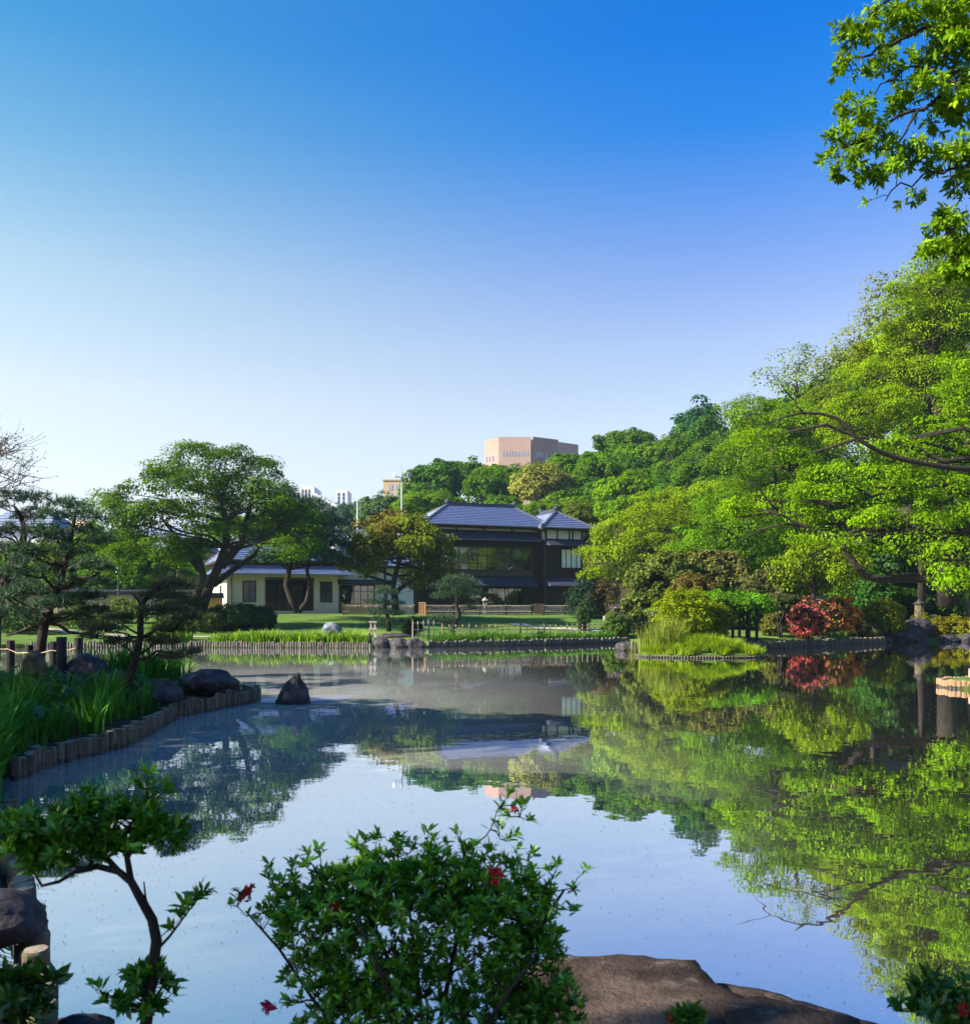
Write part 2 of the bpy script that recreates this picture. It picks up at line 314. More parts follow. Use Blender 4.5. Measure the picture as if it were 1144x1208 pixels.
def water_mat():
    m, nt, out = mat('still pond water'); L = nt.links.new
    tc = N(nt, 'TexCoord')
    def noise_h(scale, det, st, dist):
        mp = N(nt, 'Mapping'); mp.inputs['Scale'].default_value = st; L(tc.outputs['Object'], mp.inputs[0])
        n = N(nt, 'TexNoise', Scale=scale, Detail=det); L(mp.outputs[0], n.inputs['Vector'])
        b = N(nt, 'Bump', Strength=1.0); b.inputs['Distance'].default_value = dist
        L(n.outputs['Fac'], b.inputs['Height']); return b
    b1 = noise_h(2.6, 2.0, (1, 0.8, 1), 0.0012)
    b2 = noise_h(0.35, 1.0, (1, 1, 1), 0.002); L(b1.outputs[0], b2.inputs['Normal'])
    g = N(nt, 'BsdfGlossy', Roughness=0.012); g.inputs[0].default_value = (0.96, 0.98, 1.0, 1); L(b2.outputs[0], g.inputs['Normal'])
    d = N(nt, 'BsdfDiffuse'); d.inputs[0].default_value = (0.030, 0.034, 0.016, 1)
    fr = N(nt, 'LayerWeight', Blend=0.5); L(b2.outputs[0], fr.inputs['Normal'])
    mr = N(nt, 'MapRange'); L(fr.outputs['Facing'], mr.inputs[0]); mr.inputs[1].default_value = 0.45; mr.inputs[2].default_value = 0.92; mr.inputs[3].default_value = 0.58; mr.inputs[4].default_value = 0.985
    mix = N(nt, 'MixShader'); L(mr.outputs[0], mix.inputs[0]); L(d.outputs[0], mix.inputs[1]); L(g.outputs[0], mix.inputs[2])
    # a thin film of pollen and dust that lies thickest along the left side of the pond
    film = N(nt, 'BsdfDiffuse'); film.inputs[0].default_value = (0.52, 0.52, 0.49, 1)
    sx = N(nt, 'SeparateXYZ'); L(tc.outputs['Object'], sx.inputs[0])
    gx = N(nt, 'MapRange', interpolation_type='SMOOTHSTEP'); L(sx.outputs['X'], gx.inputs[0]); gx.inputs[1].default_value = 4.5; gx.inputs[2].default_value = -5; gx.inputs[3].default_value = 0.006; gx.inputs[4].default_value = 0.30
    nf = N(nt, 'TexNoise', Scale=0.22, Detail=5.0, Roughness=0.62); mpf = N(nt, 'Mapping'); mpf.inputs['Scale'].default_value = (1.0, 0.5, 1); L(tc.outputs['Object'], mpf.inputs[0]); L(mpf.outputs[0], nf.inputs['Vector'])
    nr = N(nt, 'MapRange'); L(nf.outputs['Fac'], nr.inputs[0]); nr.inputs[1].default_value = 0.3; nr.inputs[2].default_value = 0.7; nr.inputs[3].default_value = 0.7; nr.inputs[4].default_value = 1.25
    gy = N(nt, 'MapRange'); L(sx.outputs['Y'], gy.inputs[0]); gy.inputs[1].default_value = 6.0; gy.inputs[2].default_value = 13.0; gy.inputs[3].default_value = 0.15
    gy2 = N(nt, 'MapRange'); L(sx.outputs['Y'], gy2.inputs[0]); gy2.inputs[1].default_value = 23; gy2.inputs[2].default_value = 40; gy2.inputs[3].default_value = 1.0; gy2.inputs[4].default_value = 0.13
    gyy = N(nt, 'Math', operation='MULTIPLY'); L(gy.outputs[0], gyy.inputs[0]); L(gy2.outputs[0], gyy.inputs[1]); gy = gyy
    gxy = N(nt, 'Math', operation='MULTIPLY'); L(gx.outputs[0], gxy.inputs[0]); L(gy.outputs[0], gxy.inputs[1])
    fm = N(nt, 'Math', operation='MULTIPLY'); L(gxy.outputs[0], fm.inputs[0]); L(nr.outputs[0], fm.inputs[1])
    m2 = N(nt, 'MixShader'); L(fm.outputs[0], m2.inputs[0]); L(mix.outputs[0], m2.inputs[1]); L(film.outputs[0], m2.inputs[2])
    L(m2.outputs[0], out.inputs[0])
    return m
M['water'] = water_mat()

# ------------------------------------------------------------------ the pond outline and the lie of the land
POND = [(-1.0, 4.15), (-1.9, 4.5), (-2.5, 5.6), (-3.0, 6.6), (-3.9, 8.2), (-4.7, 10.2), (-5.3, 11.5), (-5.35, 12.4), (-5.05, 14.4), (-5.3, 16.4), (-5.5, 17.9),
        (-5.3, 19.4), (-4.85, 21.3), (-4.95, 22.2), (-6.4, 23.6), (-10, 26), (-16, 30), (-24, 37), (-27.5, 47), (-24, 54), (-14.9, 54), (-5.9, 53), (-5.4, 53.7),
        (-3.5, 53.8), (-3.0, 54.2), (1.0, 56.6), (8.9, 63), (7.5, 50.4), (7.1, 49.7), (8.8, 49.5), (10, 49.2), (13, 51), (15.4, 53), (24.4, 62), (26, 65.2), (31.5, 65),
        (35, 58), (22.5, 46), (20.5, 34), (18.5, 27.4), (12.4, 27), (11.3, 25.8), (11.6, 24.6), (13.4, 24), (17, 22), (12, 15), (7.5, 10), (4, 5.7), (2.4, 3.7), (1.4, 3.7), (0.9, 4.25), (0.4, 4.3), (0.0, 4.2)]

def sdist(x, y, poly=POND):
    """signed distance to the pond outline: positive on land"""
    x = np.asarray(x, float); y = np.asarray(y, float)
    d = np.full(x.shape, 1e9); ins = np.zeros(x.shape, bool)
    n = len(poly)
    for i in range(n):
        ax, ay = poly[i]; bx, by = poly[(i + 1) % n]
        dx, dy = bx - ax, by - ay
        t = np.clip(((x - ax) * dx + (y - ay) * dy) / (dx * dx + dy * dy), 0, 1)
        d = np.minimum(d, np.hypot(x - ax - t * dx, y - ay - t * dy))
        c = ((ay > y) != (by > y)) & (x < (bx - ax) * (y - ay) / ((by - ay) if by != ay else 1e-9) + ax)
        ins ^= c
    return np.where(ins, -d, d)

ISL = (9.25, 43.4, 2.75, 1.75)
def H(x, y):
    x = np.asarray(x, float); y = np.asarray(y, float)
    s = sdist(x, y)
    h = 0.20 + 0.22 * smooth(0, 2.5, s)
    h = h + 1.05 * smooth(54, 84, y) * smooth(0, 25, s)
    h = h + 0.30 * smooth(4, 14, s) + 0.34 * smooth(1, 6, s) * smooth(9, 13, x) * smooth(46, 50, y)
    # wooded hill behind and to the right
    h = h + 15.0 * smooth(104, 165, y) * smooth(-30, 12, x) * (1 - 0.6 * smooth(250, 420, y))
    h = h + 9.0 * smooth(28, 70, x) * smooth(18, 70, y) * (1 - smooth(300, 500, y))
    h = h + 0.05 * np.sin(x * 0.9 + 1.3) * np.cos(y * 0.7) * smooth(0.6, 3, s)
    h = np.where(s < 0.34, -0.7 + (h + 0.7) * smooth(-0.12, 0.30, s), h)
    e = np.hypot((x - ISL[0]) / ISL[2], (y - ISL[1]) / ISL[3])
    h = np.where((s < 0.1), np.maximum(h, -0.6 + 0.75 * smooth(1.06, 0.96, e) + 0.35 * smooth(0.95, 0.2, e)), h)
    return h
def G(x, y): return float(H(np.array([x]), np.array([y]))[0])

def build_ground():
    rows = list(np.arange(-14, 3, 0.8)) + list(np.arange(3, 14, 0.16)) + list(np.arange(14, 30, 0.22)) + list(np.arange(30, 70, 0.3))
    y = 70.0
    while y < 3000: rows.append(y); y *= 1.035
    rows.append(3200)
    rows = np.array(rows)
    u = np.linspace(-1, 1, 361); u = np.sign(u) * (0.55 * np.abs(u) + 0.45 * np.abs(u) ** 2.2)
    yy = np.repeat(rows[:, None], len(u), 1); wdt = 16 + 1.0 * np.maximum(rows, 0); xx = u[None, :] * wdt[:, None]
    zz = H(xx, yy)
    V = np.stack([xx, yy, zz], -1).reshape(-1, 3)
    nr, nc = yy.shape
    i = (np.arange(nr - 1)[:, None] * nc + np.arange(nc - 1)[None, :]).reshape(-1)
    F = np.stack([i, i + 1, i + 1 + nc, i + nc], -1)
    me = mesh_np('ground', V, F, M['ground'], smooth=True)
    tag(mobj('ground', me), kind='structure')

def mesh_np(name, V, F, mt, smooth=False):
    me = bpy.data.meshes.new(name)
    k = F.shape[1]
    me.vertices.add(len(V)); me.vertices.foreach_set('co', np.ascontiguousarray(V, dtype=np.float32).ravel())
    me.loops.add(F.size); me.loops.foreach_set('vertex_index', np.ascontiguousarray(F, dtype=np.int32).ravel())
    me.polygons.add(len(F)); me.polygons.foreach_set('loop_start', np.arange(0, F.size, k, dtype=np.int32))
    if smooth: me.polygons.foreach_set('use_smooth', np.ones(len(F), bool))
    me.update(calc_edges=True); me.validate()
    for m_ in (mt if isinstance(mt, (list, tuple)) else [mt]): me.materials.append(m_)
    return me
build_ground()
wb = MB(); wb.poly([(-60, 1.5, 0), (60, 1.5, 0), (60, 72, 0), (-60, 72, 0)])
tag(wb.build('water', M['water']), kind='structure')

# ------------------------------------------------------------------ foliage generators
def unit(a): return a / np.maximum(np.linalg.norm(a, axis=-1, keepdims=True), 1e-9)

LEAF = {
    'diamond': (np.array([[-.5, 0, 0], [0, .36, 0.05], [.5, 0, 0], [0, -.36, 0.05]]), np.array([[0, 1, 2, 3]])),
    'leaf': (np.array([[-.5, 0, 0], [-.18, .13, .04], [.16, .15, .04], [.5, 0, -.05], [.16, -.15, .04], [-.18, -.13, .04], [-.2, 0, 0], [.14, 0, 0]]),
             np.array([[0, 6, 1, 1], [6, 7, 2, 1], [7, 3, 2, 2], [0, 5, 6, 6], [5, 4, 7, 6], [4, 3, 7, 7]])),
    'wide': (np.array([[-.5, 0, 0], [-.15, .27, .06], [.5, 0, -.08], [-.15, -.27, .06], ]), np.array([[0, 1, 2, 3]])),
    'needle': (np.array([[0, .06, 0], [1, 0, 0], [0, -.06, 0]]), np.array([[0, 1, 2]])),
}
def leaves(name, C, Nn, T, size, shape, mt):
    """one face group per leaf; C centres, Nn normals, T axis hints"""
    tv, tf = LEAF[shape]
    Nn = unit(Nn); T = T - Nn * np.sum(T * Nn, -1, keepdims=True); T = unit(T); B = np.cross(Nn, T)
    V = C[:, None, :] + size[:, None, None] * (tv[None, :, 0:1] * T[:, None, :] + tv[None, :, 1:2] * B[:, None, :] + tv[None, :, 2:3] * Nn[:, None, :])
    n, k = len(C), len(tv)
    if shape == 'leaf':          # two folded halves as two quads-of-triangles strips
        quads = np.array([[0, 6, 1, 1], [0, 5, 6, 6]])
        tri = np.array([[0, 6, 1], [6, 7, 1], [7, 2, 1], [7, 3, 2], [0, 5, 6], [5, 4, 6], [4, 7, 6], [4, 3, 7]])
        F = (np.arange(n) * k)[:, None, None] + tri[None]
        return mesh_np(name, V.reshape(-1, 3), F.reshape(-1, 3), mt)
    F = (np.arange(n) * k)[:, None, None] + tf[None]
    return mesh_np(name, V.reshape(-1, 3), F.reshape(-1, tf.shape[1]), mt)

def clump_centres(rng, lobes, density, clump_r, inner=0.45, low=-0.55):
    """centres of leaf clumps spread through the lobes (cx,cy,cz,rx,ry,rz)"""
    out = []; L = np.array(lobes, float)
    for i, l in enumerate(L):
        c, r = l[:3], l[3:6]
        area = (r[0] * r[1] + r[0] * r[2] + r[1] * r[2]) * 4.19
        n = max(4, int(area / (clump_r ** 2) * density))
        d = unit(rng.normal(size=(n * 2, 3))); d = d[d[:, 2] > low][:n]
        rad = inner + (1 - inner) * rng.random(len(d)) ** 0.45
        p = c + d * r * rad[:, None] * (1 + 0.17 * np.clip(rng.normal(size=(len(d), 1)), -1.5, 1.3))
        keep = np.ones(len(p), bool)
        for j, m in enumerate(L):
            if j != i: keep &= np.sum(((p - m[:3]) / m[3:6]) ** 2, -1) > 0.5
        p = p[keep]; out.append(np.concatenate([p, d[keep], np.full((len(p), 1), i)], 1))
    return np.concatenate(out)

def crown(name, rng, lobes, density=0.55, clump_r=1.0, per=60, leaf=0.25, shape='diamond', mt=None, flat=0.6, inner=0.45, low=-0.55, droop=0.0):
    K = clump_centres(rng, lobes, density, clump_r, inner, low)
    n = len(K)
    cr = clump_r * (0.65 + 0.7 * rng.random(n))
    out = K[:, 3:6]
    idx = np.repeat(np.arange(n), per)
    e = unit(rng.normal(size=(n * per, 3)) + 0.55 * out[idx] + np.array([0, 0, 0.5]))
    rad = (0.45 + 0.6 * rng.random((n * per, 1)) ** 0.6)
    pos = K[idx, :3] + e * rad * cr[idx][:, None] * np.array([1, 1, flat])
    pos[:, 2] -= droop * (rad[:, 0] ** 2) * cr[idx]
    nor = unit(e * 0.9 + rng.normal(size=e.shape) * 0.38 + np.array([0, 0, 0.45]))
    T = e + rng.normal(size=e.shape) * 0.6 - np.array([0, 0, 0.3])
    return leaves(name, pos, nor, T, leaf * (0.6 + 0.8 * rng.random(n * per)), shape, mt or M['leaf']), K

def wiggle(rng, a, b, k=5, amp=0.08, sag=0.0):
    a, b = Vector(a), Vector(b); L = (b - a).length; pts = []
    for i in range(k + 1):
        t = i / k; p = a.lerp(b, t)
        w = math.sin(math.pi * t)
        p = p + Vector(rng.normal(size=3) * amp * L * w * 0.6) + Vector((0, 0, sag * L * w))
        pts.append(p)
    return pts

def limbs(mb, rng, trunk, trad, lobes, K, nb=0.35, lr=.3, sides=6):
    """trunk polyline, a limb into every lobe, and twigs to the clumps"""
    mb.tube(trunk, trad, n=9)
    L = len(trunk)
    for i, l in enumerate(lobes):
        c = Vector(l[:3])
        best = min(range(max(1, L // 2), L), key=lambda q: (Vector(trunk[q]) - c).length + (1.5 if trunk[q][2] > c.z else 0))
        s = Vector(trunk[best]); rr = min(trad[best] * 0.6, trad[0] * lr)
        pts = wiggle(rng, s, c, 5, 0.09, 0.06)
        mb.tube(pts, [rr * (1 - 0.13 * q) for q in range(len(pts))], n=sides)
        ks = [k for k in K if int(k[6]) == i]
        for k in ks:
            if rng.random() > nb: continue
            q = pts[2 + int(rng.integers(0, 4))]
            b = wiggle(rng, q, k[:3], 3, 0.10, 0.04)
            r1 = rr * 0.30
            mb.tube(b, [r1, r1 * 0.8, r1 * 0.55, r1 * 0.25], n=4, cap=False)

def px_lobes(rng, lst, D, base, depth=1.0, spread=0.0):
    """lobes given as photo ellipses at distance D, made into ellipsoids of real size relative to the tree's base"""
    out = []
    for l in lst:
        px, py, rx, ry = l[:4]; d = D + (l[4] if len(l) > 4 else float(rng.normal()) * spread)
        c = P(px, py, d) - Vector(base); k = d / FPX
        out.append((c.x, c.y, c.z, rx * k, (rx + ry) / 2 * k * depth, ry * k))
    return out

def tree(name, label, cat, base, lobes, trunk, trad, color, seed, D=0, bark='bark', group=None, limb=True, nb=0.3, part='crown', extra=None, lr=.3, **kw):
    rng = np.random.default_rng(seed)
    root = empty(name, base, label, cat, group=group)
    me, K = crown(part, rng, lobes, **kw)
    mobj(part, me, root, color)
    mb = MB()
    limbs(mb, rng, trunk, trad, lobes if limb else [], K, nb, lr)
    if extra:
        for pts, rr in extra: mb.tube(pts, [q * (.62 if D == 40 else 1) for q in rr], n=7)
    mb.build('trunk', M[bark], root, smooth=True)
    return root

def px_path(lst, D, base):
    return [P(a[0], a[1], D + (a[2] if len(a) > 2 else 0)) - Vector(base) for a in lst]

def pine_crown(rng, pads, tuft=0.16, per=9, dens=1.0, name='needles'):
    """flat pads of needle tufts"""
    C = []; 
    for (cx, cy, cz, rx, ry, rz) in pads:
        n = int(dens * (rx * ry) / (tuft * tuft) * 3.4) + 12
        a = rng.random(n) * 2 * math.pi; r = np.sqrt(rng.random(n))
        x = np.cos(a) * r; y = np.sin(a) * r
        top = np.sqrt(np.maximum(0, 1 - r * r))
        z = top * (0.15 + 0.85 * rng.random(n)) - 0.25 * rng.random(n)
        C.append(np.stack([cx + x * rx * (1 + .18 * rng.normal(size=n)), cy + y * ry, cz + z * rz], -1))
    C = np.concatenate(C); n = len(C)
    idx = np.repeat(np.arange(n), per)
    T = unit(rng.normal(size=(n * per, 3)) * np.array([1, 1, 0.7]) + np.array([0, 0, 0.65]))
    Nn = unit(rng.normal(size=T.shape))
    return leaves(name, C[idx], Nn, T, tuft * (0.7 + 0.6 * rng.random(n * per)), 'needle', M['needle'])

def pine(name, label, base, D, trunk_px, trad, pads_px, color, seed, tuft=0.16, per=9, dens=1.0, spread=0.8, extra_px=(), group=None, nb=3, flat=1.0):
    rng = np.random.default_rng(seed)
    root = empty(name, base, label, 'pine tree', group=group)
    trunk = px_path(trunk_px, D, base)
    pads = px_lobes(rng, [(p[0], p[1], p[2] * 1.05, p[3] * flat) for p in pads_px], D, base, 1.6, spread)
    mobj('needles', pine_crown(rng, pads, tuft, per, dens), root, color)
    mb = MB(); mb.tube(trunk, trad, n=9)
    for p in pads:
        c = Vector(p[:3]) - Vector((0, 0, p[5] * 0.15))
        q = min(range(1, len(trunk)), key=lambda i: (trunk[i] - c).length + max(0, trunk[i].z - c.z) * 1.5)
        rr = trad[q] * 0.42
        pts = wiggle(rng, trunk[q], c, 5, 0.10, 0.05)
        mb.tube(pts, [rr * (1 - 0.15 * i) for i in range(6)], n=6)
        for _ in range(nb + 3):
            a = rng.random() * 6.28; r = 0.45 + 0.45 * rng.random()
            e = Vector((p[0] + math.cos(a) * p[3] * r, p[1] + math.sin(a) * p[4] * r, p[2] + p[5] * (0.1 + 0.4 * rng.random())))
            b = wiggle(rng, pts[3 + int(rng.integers(0, 3))], e, 4, 0.12, 0.03)
            r1 = max(rr * 0.32, 0.006); mb.tube(b, [r1, r1 * .8, r1 * .6, r1 * .45, r1 * .25], n=4, cap=False)
    for lst, r0, r1 in extra_px:
        pts = px_path(lst, D, base); k = len(pts)
        mb.tube(pts, [r0 + (r1 - r0) * i / (k - 1) for i in range(k)], n=7)
    mb.build('trunk', M['bark'], root, smooth=True)
    return root

def blade_mesh(name, seed, n=40, rad=0.3, length=0.8, width=0.028, lean=0.5, seg=4, mt='blade'):
    rng = np.random.default_rng(seed); V = []; F = []
    for i in range(n):
        a = rng.random() * 6.283; r = rad * math.sqrt(rng.random())
        p = np.array([math.cos(a) * r, math.sin(a) * r, -0.03])
        da = a + rng.normal() * 0.9; d = np.array([math.cos(da), math.sin(da), 0]); side = np.array([-d[1], d[0], 0])
        th = rng.normal() * 0.5; side = side * math.cos(th) + d * math.sin(th)
        L = length * (0.6 + 0.6 * rng.random()); ln = lean * (0.25 + rng.random()) ; w = width * (0.7 + 0.6 * rng.random())
        b = len(V)
        for s in range(seg + 1):
            t = s / seg
            ang = ln * (0.35 * t + 0.9 * t * t)
            q = p + d * math.sin(ang) * L * t + np.array([0, 0, math.cos(ang) * L * t])
            ww = w * (1 - t ** 2.2) + 0.001
            V.append(q - side * ww / 2); V.append(q + side * ww / 2)
        for s in range(seg): F.append((b + 2 * s, b + 2 * s + 1, b + 2 * s + 3, b + 2 * s + 2))
    return mesh_np(name, np.array(V), np.array(F), M[mt])

def rock_mesh(name, size, seed, mt, planes=9, sub=4, rough=0.12, sharp=0.75, taper=0.0, lean=0.0):
    rnd = random.Random(seed)
    bm = bmesh.new(); bmesh.ops.create_icosphere(bm, subdivisions=sub, radius=1)
    pl = []
    for _ in range(planes):
        n = Vector((rnd.gauss(0, 1), rnd.gauss(0, 1), rnd.gauss(0, 0.8))).normalized(); pl.append((n, sharp + 0.25 * rnd.random()))
    off = Vector((rnd.random() * 50, rnd.random() * 50, rnd.random() * 50))
    for v in bm.verts:
        c = v.co.copy()
        for n, d in pl:
            k = c.dot(n) - d
            if k > 0: c -= n * k * 0.9
        f = 1 + rough * noise.fractal(c * 1.7 + off, 1.0, 2.0, 4)
        tp = 1 - taper * (c.z + .3) if c.z > -.3 else 1
        c.x, c.y = c.x * tp + lean * c.z, c.y * tp
        v.co = Vector((c.x * f * size[0], c.y * f * size[1], c.z * f * size[2]))
    me = bpy.data.meshes.new(name); bm.to_mesh(me); bm.free()
    me.materials.append(M[mt]); me.polygons.foreach_set('use_smooth', [True] * len(me.polygons))
    return me

def rock(label, loc, size, seed, mt='rock', rz=0.0, tilt=(0, 0), group=None, cat='rock', name='rock', **kw):
    o = mobj(name, rock_mesh(name, size, seed, mt, **kw)); o.location = loc; o.rotation_euler = (tilt[0], tilt[1], rz)
    return tag(o, label, cat, group)

# ------------------------------------------------------------------ log edgings of the banks
def log_mesh(d, h, mt, seed):
    mb = MB(); r = d / 2; n = 14
    rn = random.Random(seed * 7 + int(h * 100)); ph = [1 + rn.gauss(0, .03) for _ in range(n)]
    def ring(q, z, tilt=0): return [Vector((math.cos(2 * math.pi * j / n) * q * ph[j], math.sin(2 * math.pi * j / n) * q * ph[j], z + tilt * math.cos(2 * math.pi * j / n))) for j in range(n)]
    lev = [(ring(r * .97, -.5), 1), (ring(r * .97, .045), 1), (ring(r * 1.0, .06), 0), (ring(r, h - .014, .004), 0), (ring(r * .88, h, .005), 2), (ring(r * .3, h + .004, .002), 2)]
    for (p, m), (q, m2) in zip(lev, lev[1:]):
        mb.add(p + q, [(j, (j + 1) % n, (j + 1) % n + n, j + n) for j in range(n)], 2 if m2 == 2 and m == 2 else m)
    mb.add(lev[-1][0], [tuple(range(n))], 2)
    o = mb.build('log', [M[mt], M['log_wet'], M['log_end']], None, smooth=True); me = o.data; bpy.data.objects.remove(o)
    return me
def edging(label, pts, d, h, mt, seed, closed=False, name='log_edging', step=1.07, jit=0.10):
    rnd = random.Random(seed); me = log_mesh(d, h, mt, seed)
    root = empty(name, (pts[0][0], pts[0][1], 0), label, 'edging'); o = Vector((pts[0][0], pts[0][1]))
    pp = [Vector(p) for p in pts]; acc = 0.0; nxt = 0.0; first = None; n = 0
    for a, b in zip(pp, pp[1:]):
        L = (b - a).length
        while nxt <= acc + L:
            q = a.lerp(b, (nxt - acc) / L) - o
            ob = bpy.data.objects.new('log', me); COL.objects.link(ob); ob.parent = root
            sc = 0.84 + 0.24 * rnd.random()
            ob.location = (q.x + rnd.gauss(0, 0.012), q.y + rnd.gauss(0, 0.012), rnd.gauss(0, jit) * h)
            ob.rotation_euler = (rnd.gauss(0, 0.04), rnd.gauss(0, 0.04), rnd.random() * 6.28); ob.scale = (sc, sc, 1)
            nxt += d * step * (0.95 + 0.08 * rnd.random()); n += 1
        acc += L
    return root
edging('curving row of brown log stakes edging the iris bed on the near left bank', [(-5.3, 11.5), (-5.35, 12.4), (-5.05, 14.4), (-5.3, 16.4), (-5.5, 17.9)], 0.145, 0.26, 'log', 1)
edging('curved log edging below the long dark boulder at the tip of the left bank', [(-5.62, 18.1), (-5.3, 19.4), (-4.85, 21.3), (-4.95, 22.2), (-5.6, 22.9)], 0.15, 0.27, 'log', 2)
edging('short mossy log edging under the dark boulder at the lower left corner', [(-1.95, 4.5), (-2.5, 5.6), (-3.0, 6.6), (-3.9, 8.2), (-4.4, 9.4)], 0.14, 0.20, 'log', 3)
edging('shaded log edging of the inlet behind the leaning pine', [(-24, 53.9), (-14.9, 53.9)], 0.14, 0.32, 'log_grey', 4)
edging('grey log edging of the far bank in front of the cream house', [(-14.8, 53.9), (-5.95, 52.95)], 0.125, 0.33, 'log_grey', 5)
edging('grey log edging of the far bank below the low bamboo fence', [(-3.0, 54.2), (1.0, 56.6), (8.9, 62.9)], 0.155, 0.34, 'log_grey', 6)
edging('short stub of pale log edging between the bamboo fence and the reed island', [(7.15, 49.6), (8.8, 49.45), (10, 49.1)], 0.17, 0.42, 'log_grey', 7)
edging('dark log edging of the right bank below the azalea lawn', [(10.1, 49.15), (13, 51), (15.4, 53), (24.4, 62)], 0.19, 0.40, 'log', 8)
ia = [(ISL[0] + ISL[2] * 1.0 * math.cos(a), ISL[1] + ISL[3] * math.sin(a)) for a in np.linspace(R(175), R(365), 26)]
edging('low ring of log ends around the reed island', ia, 0.115, 0.09, 'log', 9)

# ------------------------------------------------------------------ the houses
def roof_face(mb, A, B, C, Dd, n, m=0, lift=0.10, rim=False):
    """tile courses from the eave line A-B up to the ridge line D-C, each lapping over the next one down"""
    A, B, C, Dd = map(Vector, (A, B, C, Dd))
    nrm = (B - A).cross(Dd - A if (Dd - A).length > 0.01 else C - A).normalized()
    if nrm.z < 0: nrm = -nrm
    for i in range(n):
        t0, t1 = i / n, (i + 1) / n
        a, b = A.lerp(Dd, t0), B.lerp(C, t0); d, c = A.lerp(Dd, t1), B.lerp(C, t1)
        al, bl = a + nrm * lift, b + nrm * lift
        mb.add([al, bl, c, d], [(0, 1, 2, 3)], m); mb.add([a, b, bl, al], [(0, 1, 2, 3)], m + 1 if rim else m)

def hip_roof(parent, x0, x1, y0, y1, ze, zr, rx0, rx1, ry0=None, ry1=None, n=18, name='roof', th=0.16, tile='tile'):
    """hipped tile roof over the rectangle, ridge from rx0 to rx1 (or along y when ry given)"""
    mb = MB()
    if ry0 is None:
        ry0 = ry1 = (y0 + y1) / 2; P0, P1 = Vector((rx0, ry0, zr)), Vector((rx1, ry1, zr))
        q = [(x0, y0, ze), (x1, y0, ze), (x1, y1, ze), (x0, y1, ze)]; q = [Vector(p) for p in q]
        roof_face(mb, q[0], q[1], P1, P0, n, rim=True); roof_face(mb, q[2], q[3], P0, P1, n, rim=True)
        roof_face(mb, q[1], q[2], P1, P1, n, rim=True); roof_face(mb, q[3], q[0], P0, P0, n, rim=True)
        hips = [(q[0], P0), (q[3], P0), (q[1], P1), (q[2], P1)]
    else:
        P0, P1 = Vector(((x0 + x1) / 2, ry0, zr)), Vector(((x0 + x1) / 2, ry1, zr))
        q = [Vector(p) for p in [(x0, y0, ze), (x1, y0, ze), (x1, y1, ze), (x0, y1, ze)]]
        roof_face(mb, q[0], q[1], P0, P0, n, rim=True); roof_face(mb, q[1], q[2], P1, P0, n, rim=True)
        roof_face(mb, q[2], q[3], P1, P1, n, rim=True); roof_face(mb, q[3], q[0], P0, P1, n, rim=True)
        hips = [(q[0], P0), (q[1], P0), (q[2], P1), (q[3], P1)]
    r = mb.build(name, [M[tile], M['tile_rim_lit']], parent)
    cap = MB()
    for a, b in hips: cap.bar(a + Vector((0, 0, .07)), b + Vector((0, 0, .07)), 0.24, 0.18); 
    for a, b in hips: cap.lathe([(0.02, 0), (.17, 0.02), (.2, .14), (.12, .26), (.03, .34)], c=a + Vector((0, 0, .08)), n=8)
    cap.bar(P0 + Vector((0, 0, .14)), P1 + Vector((0, 0, .14)), 0.34, 0.36)
    for p_ in (P0, P1): cap.lathe([(0.05, 0), (.24, 0.05), (.26, .22), (.14, .36), (.03, .46)], c=p_ + Vector((0, 0, .2)), n=8)
    cap.build('ridge_cap', M['tile_dark'], r)
    ev = MB(); i0 = 0.02
    ev.b2((x0 + i0, y0 + i0, ze - th), (x1 - i0, y1 - i0, ze - 0.012))
    ev.build('eave', M['wood_dark'], r)
    return r

def pent(parent, x0, x1, y, zt, zb, proj, name='pent_roof', mt='pent', n=6, left=False, right=False, depth=None):
    """skirt roof along a front wall at y, sloping down towards -y"""
    mb = MB(); xa = x0 - (proj if left else 0); xb = x1 + (proj if right else 0)
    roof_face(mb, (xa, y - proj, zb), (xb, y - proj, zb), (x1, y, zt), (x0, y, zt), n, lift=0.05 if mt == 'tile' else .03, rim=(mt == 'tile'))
    mb.poly([(xa, y - proj, zb - .06), (xb, y - proj, zb - .06), (x1, y, zb - .06 + .15), (x0, y, zb - .06 + .15)])
    mb.poly([(xa, y - proj, zb - .06), (xb, y - proj, zb - .06), (xb, y - proj, zb), (xa, y - proj, zb)])
    if left: roof_face(mb, (xa, depth, zb), (xa, y - proj, zb), (x0, y, zt), (x0, depth, zt), n, lift=0.03)
    else: mb.poly([(xa, y - proj, zb), (x0, y, zt), (x0, y, zb + .09), (xa, y - proj, zb - .06)])
    if right: roof_face(mb, (xb, y - proj, zb), (xb, depth, zb), (x1, depth, zt), (x1, y, zt), n, lift=0.03)
    else: mb.poly([(xb, y - proj, zb), (x1, y, zt), (x1, y, zb + .09), (xb, y - proj, zb - .06)])
    return mb.build(name, [M[mt], M['tile_rim_lit']], parent)

